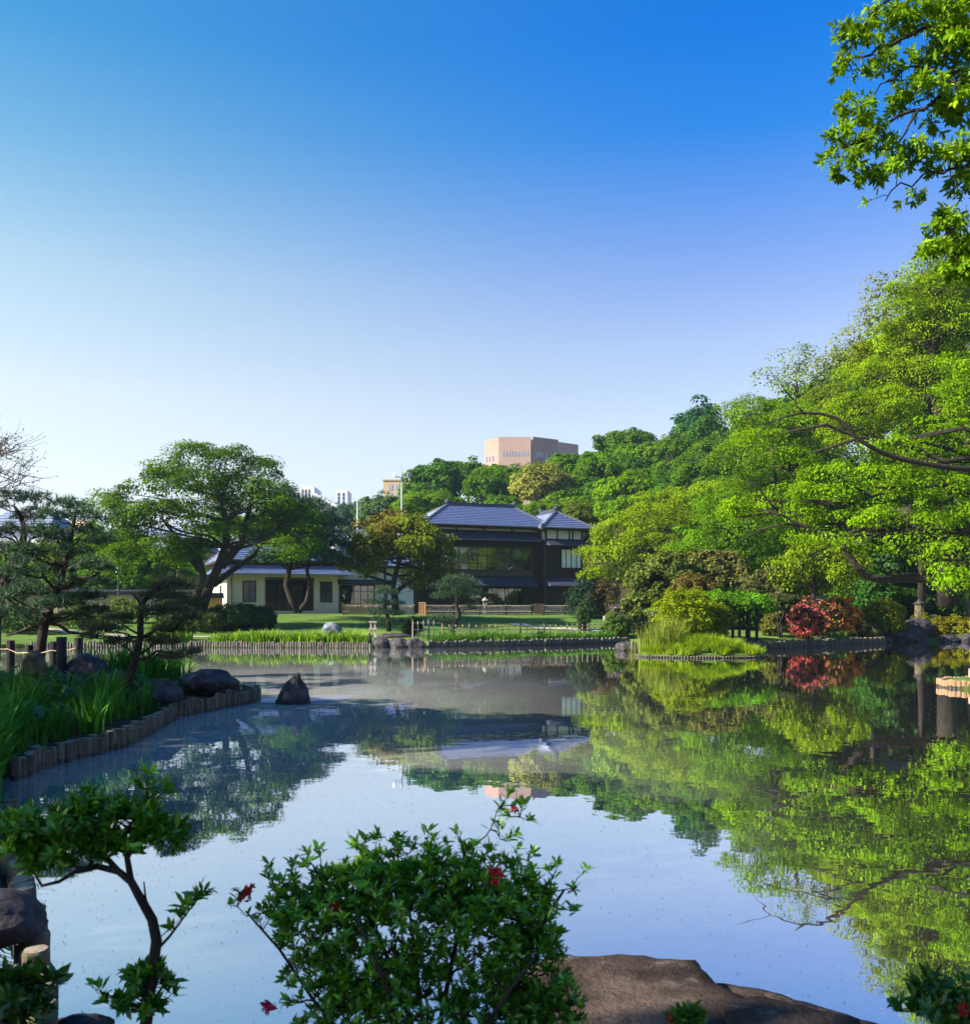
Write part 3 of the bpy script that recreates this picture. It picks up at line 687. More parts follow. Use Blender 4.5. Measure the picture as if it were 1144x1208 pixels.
def window(parent, x0, x1, z0, z1, y, cols, rows, pane='glass', frame='wood_dark', fw=0.07, bar=0.04, name='window', zs=None):
    """framed window in a front wall: frame with mullions, panes behind"""
    f = MB(); d = 0.14
    f.b2((x0, y - .05, z0), (x0 + fw, y - .05 + d, z1)); f.b2((x1 - fw, y - .05, z0), (x1, y - .05 + d, z1))
    f.b2((x0 + fw, y - .05, z0), (x1 - fw, y - .05 + d, z0 + fw)); f.b2((x0 + fw, y - .05, z1 - fw), (x1 - fw, y - .05 + d, z1))
    for i in range(1, cols):
        x = x0 + (x1 - x0) * i / cols; f.b2((x - bar / 2, y - .03, z0 + fw), (x + bar / 2, y + .05, z1 - fw))
    for z in (zs if zs is not None else [z0 + (z1 - z0) * j / rows for j in range(1, rows)]):
        f.b2((x0 + fw, y - .025, z - bar / 2), (x1 - fw, y + .045, z + bar / 2))
    w = f.build(name, M[frame], parent)
    p = MB(); p.b2((x0 + fw * .6, y + .012, z0 + fw * .6), (x1 - fw * .6, y + .024, z1 - fw * .6)); p.build('pane', M[pane], w)
    return w

def wall_with_holes(mb, x0, x1, z0, z1, y, holes, th=0.18, m=0):
    """front wall as boxes around rectangular holes (sorted by x, not overlapping in x)"""
    x = x0
    for (a, b, c, d) in sorted(holes):
        if a > x: mb.b2((x, y, z0), (a, y + th, z1), m)
        if c > z0: mb.b2((a, y, z0), (b, y + th, c), m)
        if d < z1: mb.b2((a, y, d), (b, y + th, z1), m)
        x = b
    if x < x1: mb.b2((x, y, z0), (x1, y + th, z1), m)

AL = R(22)
# ---- two-storey dark timber house
h1 = empty('timber_house', (-4.87, 90.0, 1.55), 'large dark timber two storey house with blue grey tiled roofs on the far shore', 'house', AL)
w = MB()
wall_with_holes(w, 0, 10.8, -0.6, 3.5, 0, [(2.2, 5.2, .35, 2.55), (5.5, 9.0, .35, 2.55)])
wall_with_holes(w, 0, 10.8, 3.5, 7.72, 0, [(1.0, 9.9, 4.1, 6.25)])
w.b2((0, 7.8, -0.6), (10.8, 8.0, 3.5)); wall_with_holes(w, 0, 10.8, 3.5, 7.9, 7.8, [(2.0, 4.4, 4.3, 6.4), (5.8, 8.4, 4.3, 6.4)])
w.b2((0, .18, -0.6), (.18, 7.8, 3.5))
w.b2((0, .18, 3.5), (.18, 1.2, 7.9)); w.b2((0, 1.2, 3.5), (.18, 4.2, 4.1)); w.b2((0, 1.2, 6.3), (.18, 4.2, 7.9)); w.b2((0, 4.2, 3.5), (.18, 7.8, 7.9))
w.b2((10.62, .18, -0.6), (10.8, 7.8, 7.9))
w.b2((.18, .18, 3.3), (10.62, 7.8, 3.5)); w.b2((.18, .18, 6.6), (10.62, 7.8, 6.75)); w.b2((.18, .18, -.6), (10.62, 7.8, .1))
w.b2((.18, 3.9, .1), (10.62, 4.0, 3.3))
h1w = w.build('wall', M['wood_dark'], h1)
st = MB()
st.b2((0.02, .06, 7.72), (10.7, .14, 8.0))
sp = st.build('plaster_band', M['plaster_white'], h1)
tb = MB()
for x in (.06, 2.5, 5.2, 7.9, 10.6): tb.b2((x - .06, -.02, 7.72), (x + .06, .058, 8.02))
tb.b2((0, -.03, 7.66), (10.75, .056, 7.72))
tb.build('band_post', M['wood_dark'], sp)
iv = MB()       # paper screens and a bright inner wall seen through the upper windows
for a, b in ((1.5, 2.6), (3.1, 3.9), (4.1, 4.6), (6.1, 7.0), (7.6, 8.7)): iv.b2((a, 3.2, 3.5), (b, 3.24, 5.9))
iv.build('inner_screen', M['shoji'], h1)
window(h1, 1.0, 9.9, 4.1, 6.25, .02, 10, 2, zs=[4.75, 5.45], fw=.10, bar=.075, frame='wood_mid')
iv = MB()
for a_, b_, c_, d_ in ((2.85, 3.2, 4.6, 5.9), (3.65, 3.95, 4.4, 5.4), (5.3, 5.62, 4.4, 5.7), (6.35, 6.6, 4.4, 5.5), (8.1, 8.95, 5.2, 6.0)): iv.b2((a_, .32, c_), (b_, .35, d_))
iv.build('paper_screen', M['plaster_white'], h1)
window(h1, 2.2, 5.2, .35, 2.55, .02, 3, 1, fw=.08); window(h1, 5.5, 9.0, .35, 2.55, .02, 4, 1, fw=.08)
iv = MB(); iv.b2((2.3, .6, .1), (5.0, .63, 2.7)); iv.b2((6.0, .6, .1), (7.2, .63, 2.7)); iv.b2((7.5, .6, .1), (8.8, .63, 2.7)); iv.build('curtain', M['plaster_tan'], h1)
rl = MB()       # balcony rail boards under the long window
rl.b2((.9, -.14, 3.62), (10.0, -.06, 4.0)); rl.b2((.9, -.16, 4.02), (10.0, -.05, 4.08))
for x in np.linspace(1, 9.9, 10): rl.b2((x - .04, -.17, 3.6), (x + .04, -.145, 4.02))
rl.build('rail_board', M['wood_mid'], h1)
pent(h1, 0.0, 10.0, 0, 3.5, 2.75, 1.2, left=True, depth=6.0); pent(h1, -0.0, 10.3, 0, 7.62, 6.8, 1.25, left=True, depth=6.0)
hip_roof(h1, -1.0, 11.7, -1.0, 9.0, 8.08, 10.3, 3.1, 9.9, n=12)
# right block, one metre proud
b = MB(); X0, X1, Y0, Y1 = 10.83, 14.6, -1.0, 6.0
wall_with_holes(b, X0, X1, -0.6, 7.0, Y0, [(12.35, 14.5, 4.35, 6.2)])
b.b2((X0, Y0 + .18, -.6), (X0 + .18, Y1, 7.0)); b.b2((X1 - .18, Y0 + .18, -.6), (X1, Y1, 7.0)); b.b2((X0 + .18, Y1 - .18, -.6), (X1 - .18, Y1, 7.0))
b.b2((X0 + .18, Y0 + 0.9, -.6), (X1 - .18, Y0 + 1.0, 6.9))
b.build('wall', M['wood_dark'], h1)
b = MB(); b.b2((X0 + .03, Y0 + .03, 7.0), (X1 - .03, Y1 - .03, 7.98)); pb = b.build('plaster_band', M['plaster_white'], h1)
b = MB()
for x in (X0 + .07, 12.0, 13.25, 13.6, X1 - .07): b.b2((x - .06, Y0 - .035, 7.0), (x + .06, Y0 + .026, 8.0))
for y in (0.0, 1.6): b.b2((X0 - .03, y - .06, 7.0), (X0 + .026, y + .06, 8.0))
b.b2((X0, Y0 - .04, 7.0), (X1, Y0 + .024, 7.08))
b.build('band_post', M['wood_dark'], pb)
window(h1, 12.35, 14.5, 4.35, 6.2, Y0 - .02, 4, 1, pane='shoji', fw=.09, bar=.06)
b = MB(); b.b2((12.2, Y0 - .28, 4.2), (14.62, Y0 - .004, 4.33)); b.b2((12.2, Y0 - .28, 6.22), (14.62, Y0 - .004, 6.3)); b.build('window_ledge', M['wood_dark'], h1)
pent(h1, X0, X1, Y0, 6.98, 6.45, .95, left=False, right=True, depth=4.0); pent(h1, X0, X1, Y0, 3.45, 2.75, 1.1, right=True, depth=4.0)
hip_roof(h1, 10.05, 15.5, -1.95, 6.9, 8.02, 9.75, 0, 0, ry0=0.8, ry1=4.2, n=9)
b = MB()
b.tube([(X0 - .12, -1.12, 8.0), (X0 - .12, -1.12, 7.5), (X0 - .05, -1.06, 7.2), (X0 - .05, -1.06, 0)], .055, n=8)
b.tube([(X1 + .75, -1.75, 8.0), (X1 + .3, -1.3, 7.5), (X1 + .06, -1.06, 7.2), (X1 + .06, -1.06, 0)], .05, n=8)
b.tube([(-1.0, -1.08, 8.06), (11.0, -1.08, 8.04)], .06, n=8)
b.build('drain_pipe', M['metal_dark'], h1)
b = MB(); b.lathe([(.09, 0), (.11, .04), (.11, .22), (.06, .3)], c=(13.7, Y0 - .1, 2.0), n=8); b.build('wall_lamp', M['lamp_white'], h1)

# ---- cream single-storey house
h2 = empty('cream_house', (-20.8, 82.0, 1.5), 'low cream plastered house with tiers of blue grey tiled roof behind the big left tree', 'house', AL)
w = MB()
wall_with_holes(w, 0, 9.1, .3, 3.75, 0, [(1.25, 2.35, 1.2, 2.95), (3.05, 7.1, .5, 3.25), (7.6, 8.65, 1.2, 2.95)])
w.b2((0, .18, .3), (.18, 3.0, 3.75)); w.b2((0, 3.0, .3), (.18, 4.2, 1.0)); w.b2((0, 3.0, 2.6), (.18, 4.2, 3.75)); w.b2((0, 4.2, .3), (.18, 9.0, 3.75))
w.b2((8.92, .18, .3), (9.1, 9.0, 3.75)); w.b2((.18, 8.82, .3), (8.92, 9.0, 3.75))
w.build('wall', M['plaster'], h2)
w = MB(); w.b2((-.05, -.05, -.8), (9.15, 9.05, .3)); w.build('plinth', M['metal_dark'], h2)
w = MB(); w.b2((.18, 2.2, .3), (8.9, 2.3, 3.7)); w.b2((.6, .2, 3.4), (8.9, 8.8, 3.5)); w.build('inner_wall', M['wood_dark'], h2)
for a, b_ in ((1.25, 2.35), (7.6, 8.65)): window(h2, a, b_, 1.2, 2.95, .03, 2, 1, pane='window_dark', fw=.09)
po = MB()       # open verandah between the two plastered ends: posts, beam, low rail of pickets
for x in (3.12, 5.0, 7.03): po.b2((x - .07, .02, .5), (x + .07, .16, 3.25))
po.b2((3.05, .02, 3.05), (7.1, .16, 3.24)); po.b2((3.1, .05, 1.12), (7.05, .12, 1.2))
for x in np.arange(3.3, 7.0, .17): po.b2((x - .025, .06, .5), (x + .025, .11, 1.12))
po.build('verandah', M['wood_mid'], h2)
w = MB()        # paper doors at the back of the verandah
for a in (3.4, 4.5, 5.6): w.b2((a, 2.1, .5), (a + .95, 2.15, 2.7))
w.build('sliding_door', M['wood_mid'], h2)
pent(h2, 0, 9.1, 0, 4.25, 3.5, 1.15, mt='tile', n=7, left=True, right=True, depth=8.5, name='skirt_roof')
w = MB(); w.b2((.3, .3, 3.75), (8.8, 8.7, 4.7)); w.build('upper_wall', M['wood_mid'], h2)
hip_roof(h2, -.6, 9.9, -.5, 9.5, 4.62, 7.1, 2.4, 7.2, n=12)
b = MB(); b.tube([(.35, -.95, 3.5), (.35, -.4, 3.2), (.35, -.06, 3.0), (.35, -.06, 0)], .05, n=8); b.build('drain_pipe', M['metal_dark'], h2)

# ---- link wing between the two
h3 = empty('link_wing', (-20.8 + .927 * 9.2 - .375 * 1.6, 82.0 + .375 * 9.2 + .927 * 1.6, 1.5), 'low white walled link wing with glazed doors between the cream and the timber house', 'house', AL)
w = MB(); wall_with_holes(w, 0.02, 7.1, -.5, 4.3, 0, [(.45, 3.6, .3, 2.75)])
w.b2((0.02, .18, -.5), (.2, 5.5, 4.3)); w.b2((6.9, .18, -.5), (7.1, 5.5, 4.3)); w.b2((.2, 5.3, -.5), (6.9, 5.5, 4.3)); w.build('wall', M['plaster_white'], h3)
w = MB(); w.b2((.2, 2.0, -.4), (6.9, 2.1, 4.2)); w.build('inner_wall', M['plaster_tan'], h3)
window(h3, .45, 3.6, .3, 2.75, .02, 5, 1, fw=.09, zs=[2.2], name='glazed_door')
w = MB(); w.b2((.3, -.04, 2.78), (4.6, -.004, 2.95)); w.b2((4.4, -.05, -.4), (4.56, -.004, 4.2)); w.build('beam', M['wood_dark'], h3)
pent(h3, 0.1, 5.0, 0, 3.2, 2.9, .7, n=3, left=False)
hip_roof(h3, -.4, 7.9, -.9, 6.3, 4.35, 6.4, 1.5, 6.0, n=10)

# ---- garden walls
def garden_wall(label, a, b, z0, z1, mt, th=.35):
    a, b = Vector(a), Vector(b); r = empty('garden_wall', (a.x, a.y, 0), label, 'wall', math.atan2(b.y - a.y, b.x - a.x)); L = (b - a).length
    w = MB(); w.b2((0, -th / 2, z0 - 1), (L, th / 2, z1)); w.build('wall', M[mt], r)
    c = MB(); roof_face(c, (-.1, -.42, z1), (L + .1, -.42, z1), (L + .1, 0, z1 + .28), (-.1, 0, z1 + .28), 3); roof_face(c, (L + .1, .42, z1), (-.1, .42, z1), (-.1, 0, z1 + .28), (L + .1, 0, z1 + .28), 3)
    c.b2((-.1, -.12, z1 + .24), (L + .1, .12, z1 + .42)); c.build('coping', M['tile_dark'], r)
garden_wall('long tan garden wall with dark tiled coping at the back of the left lawn', (-42, 84), (-23.6, 86), 1.3, 3.35, 'plaster_tan')
garden_wall('short ochre yellow wall beside the trunks of the big left tree', (-22.9, 80.2), (-20.9, 81.0), 1.3, 3.0, 'plaster_ochre', .2)

# ---- far buildings
def wins(parent, boxes, mt='window_pale'):
    for lo, hi in boxes:
        q = MB(); q.b2(lo, hi); q.build('window', M[mt], parent)
def block(mb, x0, x1, y0, y1, z0, z1, m=0): mb.b2((x0, y0, z0), (x1, y1, z1), m)
def fpx(px, D): return (px - CX) / FPX * D
def fz(py, D): return HC - (py - HY) / FPX * D
D = 330
bb = empty('brick_building', (fpx(572, D), D, 10), 'big pink brick building with stepped flat facade rising over the hill', 'building')
ox, oy, oz = bb.location
def facet(px0, px1, d0, d1, top, mt, name='facade'):
    mb = MB(); a = (fpx(px0, D) - ox, d0); c = (fpx(px1, D) - ox, d1); z = fz(top, D) - oz
    mb.slab([(a[0], a[1], z), (c[0], c[1], z), (c[0], 30, z), (a[0], 30, z)], 45)
    return mb.build(name, M[mt], bb)
facet(572, 588, 4, 0.1, 517, 'brick_pink'); facet(588, 626, 0, 0, 515.5, 'brick_pale'); facet(626, 628.6, 2, 2, 517, 'concrete_white'); facet(628.6, 660, 0, 6, 515, 'brick_pink'); facet(660, 686, 6, 12, 517.5, 'brick_pale')
wins(bb, [((fpx(px, D) - ox, -.06, fz(538, D) - oz), (fpx(px + 2.2, D) - ox, .1, fz(532.5, D) - oz)) for px in np.arange(592, 622, 3.6)])
for px, dd, py, hh in [(q + 1, 4 - 3.9 * (q + 1 - 572) / 16, 540, 1.6) for q in (573.5, 577, 581)] + [(q + 1, 6 * (q + 1 - 628.6) / 31.4, 536, 1.8) for q in (633, 636.5, 640, 644)]:
    wi = MB(); wi.box((fpx(px, D) - ox, dd - .05, fz(py, D) - oz), (.65, .3, hh)); wi.build('window', M['window_pale'], bb)
D = 210
tb_ = empty('tan_building', (fpx(452, D), D, 4), 'corner of a plain tan building behind the tall floodlight pole', 'building')
mb = MB(); mb.b2((0, 0, -6), (9, 12, fz(567, D) - 4)); mb.b2((-.15, -.15, fz(567, D) - 4), (9.2, 12.2, fz(565.5, D) - 4)); mb.build('wall', M['concrete_tan'], tb_)
wins(tb_, [((x, -.05, z - .6), (x + .8, .1, z + .6)) for z in (fz(575, D) - 4, fz(585, D) - 4) for x in (1.2, 2.6)])
D = 300
wt = empty('white_apartments', (fpx(353, D), D, 2), 'distant white apartment complex with two towers and stepped terraces left of the pole', 'building')
ox, oy, oz = wt.location
def tz(py): return fz(py, D) - oz
def tx(px): return fpx(px, D) - ox
mb = MB()
mb.b2((tx(353), 0, -2), (tx(371), 14, tz(574))); mb.b2((tx(355), 2, tz(574)), (tx(366), 10, tz(572.6)))
for i in range(8): mb.b2((tx(371 + i * 4.2), -1 - i * .3, -2), (tx(371 + (i + 1) * 4.2), 12 + .2 * i, tz(582.5 + i * 2.3)))
mb.b2((tx(388.5), 13, -2), (tx(403), 22, tz(572))); mb.b2((tx(402), 0, -2), (tx(440), 13, tz(603)))
mb.build('wall', M['concrete_white'], wt)
wins(wt, [((tx(372 + i * 4.2), -1.2 - i * .3, tz(586 + i * 2.3 + k * 4.4) - .8), (tx(374.6 + i * 4.2), -.8 - i * .3, tz(586 + i * 2.3 + k * 4.4))) for i in range(7) for k in range(5)] +
     [((tx(px), -.08, tz(579 + k * 5) - .7), (tx(px + 1.8), .1, tz(579 + k * 5) + .4)) for k in range(5) for px in (356, 360, 364)] + [((tx(px), 12.9, tz(577 + k * 4.5) - .5), (tx(px + 2), 13.1, tz(577 + k * 4.5) + .4)) for k in range(3) for px in (391, 397)], 'window_dark')
def far_house(label, px0, px1, ye, yr, D, mt, roofm, z0=2, depth=11):
    r = empty('distant_house', (fpx(px0, D), D, z0), label, 'house'); wd = fpx(px1, D) - fpx(px0, D); ze, zr = fz(ye, D) - z0, fz(yr, D) - z0
    m_ = MB(); m_.b2((.4, .4, -2), (wd - .4, depth - .4, ze)); m_.build('wall', M[mt], r)
    wins(r, [((1 + k * 2.4, .3, ze - 2.4), (2.3 + k * 2.4, .45, ze - 1.0)) for k in range(int(wd / 2.4))])
    m_ = MB(); Pa, Pb = Vector((wd * .22, depth / 2, zr)), Vector((wd * .78, depth / 2, zr))
    q = [Vector(v) for v in ((-.3, -.3, ze), (wd + .3, -.3, ze), (wd + .3, depth + .3, ze), (-.3, depth + .3, ze))]
    for a in ((q[0], q[1], Pb, Pa), (q[2], q[3], Pa, Pb), (q[1], q[2], Pb, Pb), (q[3], q[0], Pa, Pa)): roof_face(m_, *a, 6)
    m_.build('roof', M[roofm], r)
    return r
fh = far_house('distant pale house with blue grey roof seen through the pines at the left edge', -30, 62, 622, 598, 135, 'concrete_white', 'roof_blue')
far_house('distant house with pale blue roof half hidden behind the big left tree', 132, 232, 648, 618, 118, 'concrete_white', 'roof_blue')
far_house('distant cream house with tan roof peeking out between the two pines', 62, 96, 626, 610, 150, 'plaster', 'concrete_tan')
m_ = MB(); m_.tube([(0, 0, 0), (0, 0, 5.2)], .045, n=5)
for z, l in ((4.9, .9), (4.4, 1.5), (3.3, 1.7)): m_.tube([(-l / 2, 0, z), (l / 2, .2, z)], .03, n=4)
for x in (-.6, -.2, .3, .6): m_.tube([(x, -.35, 4.4), (x, .45, 4.4)], .022, n=4)
an = m_.build('roof_antenna', M['metal']); an.location = P(40, 604, 140); tag(an, 'thin television antenna standing over the distant house roof at far left', 'antenna')
D = 108
wa = empty('flat_roofed_annex', (fpx(412, D), D, 1.5), 'flat roofed white annex peeking over the tiles left of the brown tree', 'building')
m_ = MB(); m_.b2((0, 0, -1), (8.5, 5, fz(634, D) - 1.5)); m_.b2((2.6, 1, 5), (6.8, 4, fz(627, D) - 1.5)); m_.build('wall', M['concrete_white'], wa)
m_ = MB(); m_.b2((-.2, -.2, fz(634, D) - 1.5), (2.55, 5.2, fz(632.5, D) - 1.5)); m_.b2((6.85, -.2, fz(634, D) - 1.5), (8.7, 5.2, fz(632.5, D) - 1.5)); m_.build('parapet', M['plaster_white'], wa)

# ---- poles and lamps
D = 112
p0 = Vector((fpx(474, D), D, G(fpx(474, D), D)))
fl = empty('floodlight_pole', p0, 'tall grey pole with two round floodlights rising behind the brown tree', 'lamp post')
hz = fz(557, D) - p0.z
m_ = MB(); m_.tube([(0, 0, -.3), (0, 0, hz)], [.13, .09], n=10); m_.tube([(0, 0, hz), (0, 0, hz + 1.0)], [.03, .015], n=5); m_.tube([(-.7, 0, hz - .55), (.7, 0, hz - .55)], .05, n=6); m_.build('pole', M['metal'], fl, smooth=False)
for sx in (-1, 1):
    m_ = MB(); m_.lathe([(.12, -.25), (.42, 0.12), (.46, .3), (.38, .34), (.05, .36)], n=14)
    o = m_.build('floodlight', M['metal'], fl); o.scale = (.62, .62, .62); o.location = (sx * .75, -.12, hz - .35); o.rotation_euler = (R(80), 0, R(sx * 25))
D = 125
p0 = Vector((fpx(422, D), D, G(fpx(422, D), D))); m_ = MB(); m_.tube([(0, 0, -.3), (0, 0, fz(592, D) - p0.z)], [.17, .13], n=10); m_.lathe([(.14, 0), (.16, .1), (.06, .25)], c=(0, 0, fz(592, D) - p0.z), n=10)
o = m_.build('utility_pole', M['metal']); o.location = p0; tag(o, 'plain short grey utility pole over the tiled roof of the link wing', 'pole')
def garden_lamp(label, px, ytop, yb, D, hh):
    z0 = G(fpx(px, D), D); r = empty('garden_lamp', (fpx(px, D), D, z0), label, 'lamp post'); zt = fz(ytop, D) - z0
    m_ = MB(); m_.tube([(0, 0, -.2), (0, 0, zt - hh)], .06, n=8); m_.lathe([(.1, 0), (.1, .3), (.07, .32)], n=8); m_.build('post', M['metal_dark'], r)
    m_ = MB(); m_.lathe([(.18, 0), (.2, .02), (.2, hh - .06), (.17, hh)], c=(0, 0, zt - hh), n=12); m_.build('lamp_shade', M['lamp_white'], r)
    m_ = MB(); m_.lathe([(.23, 0), (.23, .04), (.05, .1)], c=(0, 0, zt), n=12); m_.build('cap', M['metal_dark'], r)
garden_lamp('slim garden lamp with white cylinder shade in front of the tan garden wall', 140, 666, 715, 72, .58)
garden_lamp('garden lamp with white shade right of the timber house', 730, 675, 700, 84, .6)

# ------------------------------------------------------------------ fences
def lattice_fence(label, a, b, z0, h, mt='wicker', seed=1, name='bamboo_fence', pitch=1.9):
    rnd = random.Random(seed); a, b = Vector(a), Vector(b); L = (b - a).length
    r = empty(name, (a.x, a.y, z0), label, 'fence', math.atan2(b.y - a.y, b.x - a.x))
    n = max(1, int(L / pitch)); k = MB()
    x = 0
    while x < L - .1:        # bent twigs leaning both ways, row by row
        for s_ in (-1, 1):
            w_ = .16 + .08 * rnd.random(); z_ = 0.06
            pts = [(x + rnd.gauss(0, .02), s_ * .02, .05), (x + s_ * w_ * .6, s_ * .025, h * .33), (x + rnd.gauss(0, .03), s_ * .02, h * .62), (x - s_ * w_ * .5, s_ * .02, h * (.86 + .1 * rnd.random()))]
            k.tube([(min(max(q[0], .05), L - .05), q[1], q[2]) for q in pts], .030, n=4, cap=False)
        x += .115 + .04 * rnd.random()
    for z in (.12, h * .5, h * .95): k.tube([(0, -.045, z), (L, -.045, z)], .028, n=6)
    k.build('lattice', M[mt], r)
    for i in range(n + 1):
        m_ = MB(); m_.tube([(L * i / n, 0, -.3), (L * i / n, 0, h + .12)], .055, n=8); m_.build('post', M['wood_dark'], r)
    return r
zf = 1.42
lattice_fence('woven twig fence in front of the link wing and glazed doors', (fpx(405, 78), 78, 0), (fpx(489, 80), 80, 0), zf, 1.05, seed=2)
lattice_fence('long woven twig fence in front of the dark timber house', (fpx(503, 80), 80, 0), (fpx(627, 82.5), 82.5, 0), zf, 1.05, seed=3)
lattice_fence('end of the twig fence right of the brown lattice gate', (fpx(641, 82.8), 82.8, 0), (fpx(692, 84), 84, 0), zf, 1.05, seed=4)
def gate(label, px0, px1, D, h, mt, seed):
    r = empty('lattice_gate', (fpx(px0, D), D, zf), label, 'gate'); wd = fpx(px1, D) - fpx(px0, D)
    m_ = MB(); m_.b2((0, 0, .05), (.06, .06, h)); m_.b2((wd - .06, 0, .05), (wd, .06, h)); m_.b2((.06, 0, h - .07), (wd - .06, .06, h)); m_.b2((.06, 0, .05), (wd - .06, .06, .12)); m_.build('frame', M[mt], r)
    m_ = MB()
    for k in np.arange(.12, wd - .05, .1): m_.b2((k, .015, .12), (k + .055, .03, h - .07))
    for k in np.arange(.2, h - .1, .12): m_.b2((.06, .032, k), (wd - .06, .045, k + .05))
    m_.build('lattice', M[mt], r)
gate('small orange cedar lattice gate between the two twig fences', 494, 502, 79.6, 1.25, 'wood_orange', 1)
gate('brown lattice gate panel in the twig fence before the right block', 629, 640, 82.4, 1.15, 'wood_mid', 2)
def yotsume(label, pts, h, seed, name='bamboo_fence', every=4, sp=.42, mt='bamboo', rails=(.3, .62, .9)):
    rnd = random.Random(seed); r = empty(name, (pts[0][0], pts[0][1], G(*pts[0])), label, 'fence'); o = Vector(r.location)
    pp = [Vector((p[0], p[1], 0)) for p in pts]; q = MB(); n = 0; posts = []
    for a, b in zip(pp, pp[1:]):
        L = (b - a).length; k = int(L / sp)
        for i in range(k):
            p = a.lerp(b, i / k); z = G(p.x, p.y) - o.z; c = Vector((p.x - o.x, p.y - o.y, z))
            if n % every == 0:
                m_ = MB(); m_.tube([c + Vector((0, .03, -.3)), c + Vector((0, .03, h * 1.12))], .055, n=7); m_.build('post', M['wood_mid'], r)
            q.tube([c + Vector((0, -.03, -.1)), c + Vector((rnd.gauss(0, .01), -.03, h * (.96 + .08 * rnd.random())))], .027, n=5); n += 1
        za, zb = G(a.x, a.y) - o.z, G(b.x, b.y) - o.z
        for f in rails: q.tube([a - Vector((o.x, o.y, 0)) + Vector((0, 0, za + h * f)), b - Vector((o.x, o.y, 0)) + Vector((0, 0, zb + h * f))], .022, n=5)
    q.build('bamboo_lattice', M[mt], r)
    return r
yotsume('low open bamboo fence running along the far bank above the irises', [(-2.4, 57.2), (1.0, 59.2), (5.0, 62.0), (10.4, 66.0)], .78, 1)
yotsume('short pale bamboo screen at the corner of the far bank by the dark stones', [(-4.0, 56.3), (-2.55, 56.8)], 1.0, 2, every=3, sp=.26, mt='post_grey', rails=(.15, .5, .88))
def picket(label, a, b, h, n, seed):
    rnd = random.Random(seed); m_ = MB(); a, b = Vector(a), Vector(b); L = (b - a).length
    r = empty('stake_fence', (a.x, a.y, G(a.x, a.y)), label, 'fence', math.atan2(b.y - a.y, b.x - a.x))
    for i in range(n): m_.tube([(L * i / n, 0, -.2), (L * i / n + rnd.gauss(0, .01), 0, h * (.9 + .2 * rnd.random()))], .016, n=4)
    m_.build('stake', M['wood_mid'], r)
    for i in range(3):
        m_ = MB(); m_.tube([(L * i / 2, .03, -.2), (L * i / 2, .03, h * 1.2)], .04, n=6); m_.build('post', M['dark_post'], r)
    m_ = MB(); m_.tube([(0, .02, h * .8), (L, .02, h * .8)], .014, n=4); m_.build('rail', M['wood_mid'], r)
picket('fence of thin dark stakes behind the far bank edging left of the pale marker post', (-8.9, 54.1), (-6.1, 53.75), .45, 30, 3)
mk = empty('marker_post', P(440, 757.5, 53.9), 'pale weathered marker post with cross boards at the water edge of the far bank', 'post'); mk.location.z = .2
m_ = MB(); m_.b2((-.15, -.05, -.4), (-.06, .05, 1.2)); m_.b2((.06, -.05, -.4), (.15, .05, 1.2)); m_.build('post', M['post_grey'], mk)
for z in (.35, .75, 1.12):
    m_ = MB(); m_.b2((-.2, -.09, z), (.2, -.052, z + .11)); m_.build('board', M['post_grey'], mk)

# ------------------------------------------------------------------ wooded hill and trees behind the houses
def proto(seed, n=7, per=85, leaf=.095, clump=.24, kind='round'):
    """a crown of unit size (about 1 in every direction) on a trunk, used for trees far off"""
    rng = np.random.default_rng(seed); lobes = []
    if kind == 'cone':
        for i in range(9):
            t = i / 8; r = .74 * (1 - t) ** .55 + .14; a = rng.random() * 6.28
            lobes.append((math.cos(a) * .18 * (1 - t), math.sin(a) * .18 * (1 - t), -.8 + 1.7 * t, r, r, .26))
    else:
        lobes.append((0, 0, 0, .72, .72, .7))
        for i in range(n):
            d = rng.normal(size=3); d[2] = abs(d[2]) * .9 - .25; d /= np.linalg.norm(d)
            s = .34 + .16 * rng.random(); lobes.append((d[0] * .62, d[1] * .62, d[2] * .62, s, s, s * .85))
    me, K = crown('crown', rng, lobes, density=.62, clump_r=clump, per=per, leaf=leaf, flat=.75, inner=.55, low=-.7)
    mb = MB(); tr = [Vector((0, 0, -1.9)), Vector((.03, 0, -1.2)), Vector((-.02, .03, -.5)), Vector((0, 0, .2))]
    limbs(mb, rng, tr, [.09, .075, .06, .035], lobes, K, .08, sides=5)
    o = mb.build('trunk', M['bark'], None, smooth=True); tm = o.data; bpy.data.objects.remove(o)
    return me, tm
PRO = [proto(11), proto(12, 9), proto(13, 6, clump=.28), proto(14, 10, clump=.2, per=40, leaf=.08)]
CON = proto(15, kind='cone')
PRF = [proto(17, 11, per=280, leaf=.045, clump=.2), proto(18, 12, per=280, leaf=.045, clump=.2)]
def far_tree(label, px, py, rx, ry, D, color, k=0, group='trees on the wooded hill', name='broadleaf_tree', cat='tree', pm=None, rz=None):
    me, tm = pm or PRO[k % 4]; s = D / FPX; c = P(px, py, D); z0 = G(c.x, c.y)
    r = empty(name, (c.x, c.y, z0), label, cat, rz if rz is not None else px * .37, group)
    o = mobj('crown', me, r, color); o.location = (0, 0, c.z - z0); o.scale = (rx * s, (rx + ry) * .5 * s * 1.05, ry * s)
    t = mobj('trunk', tm, r); t.location = (0, 0, c.z - z0); hgt = max(c.z - z0, ry * s) + .3; t.scale = (rx * s * .8, rx * s * .8, hgt / 1.9)
    return r
GR, DG, YG, BG, OL, LG = (.090, .200, .006), (.072, .165, .007), (.190, .29, .004), (.064, .165, .015), (.13, .175, .012), (.132, .258, .005)
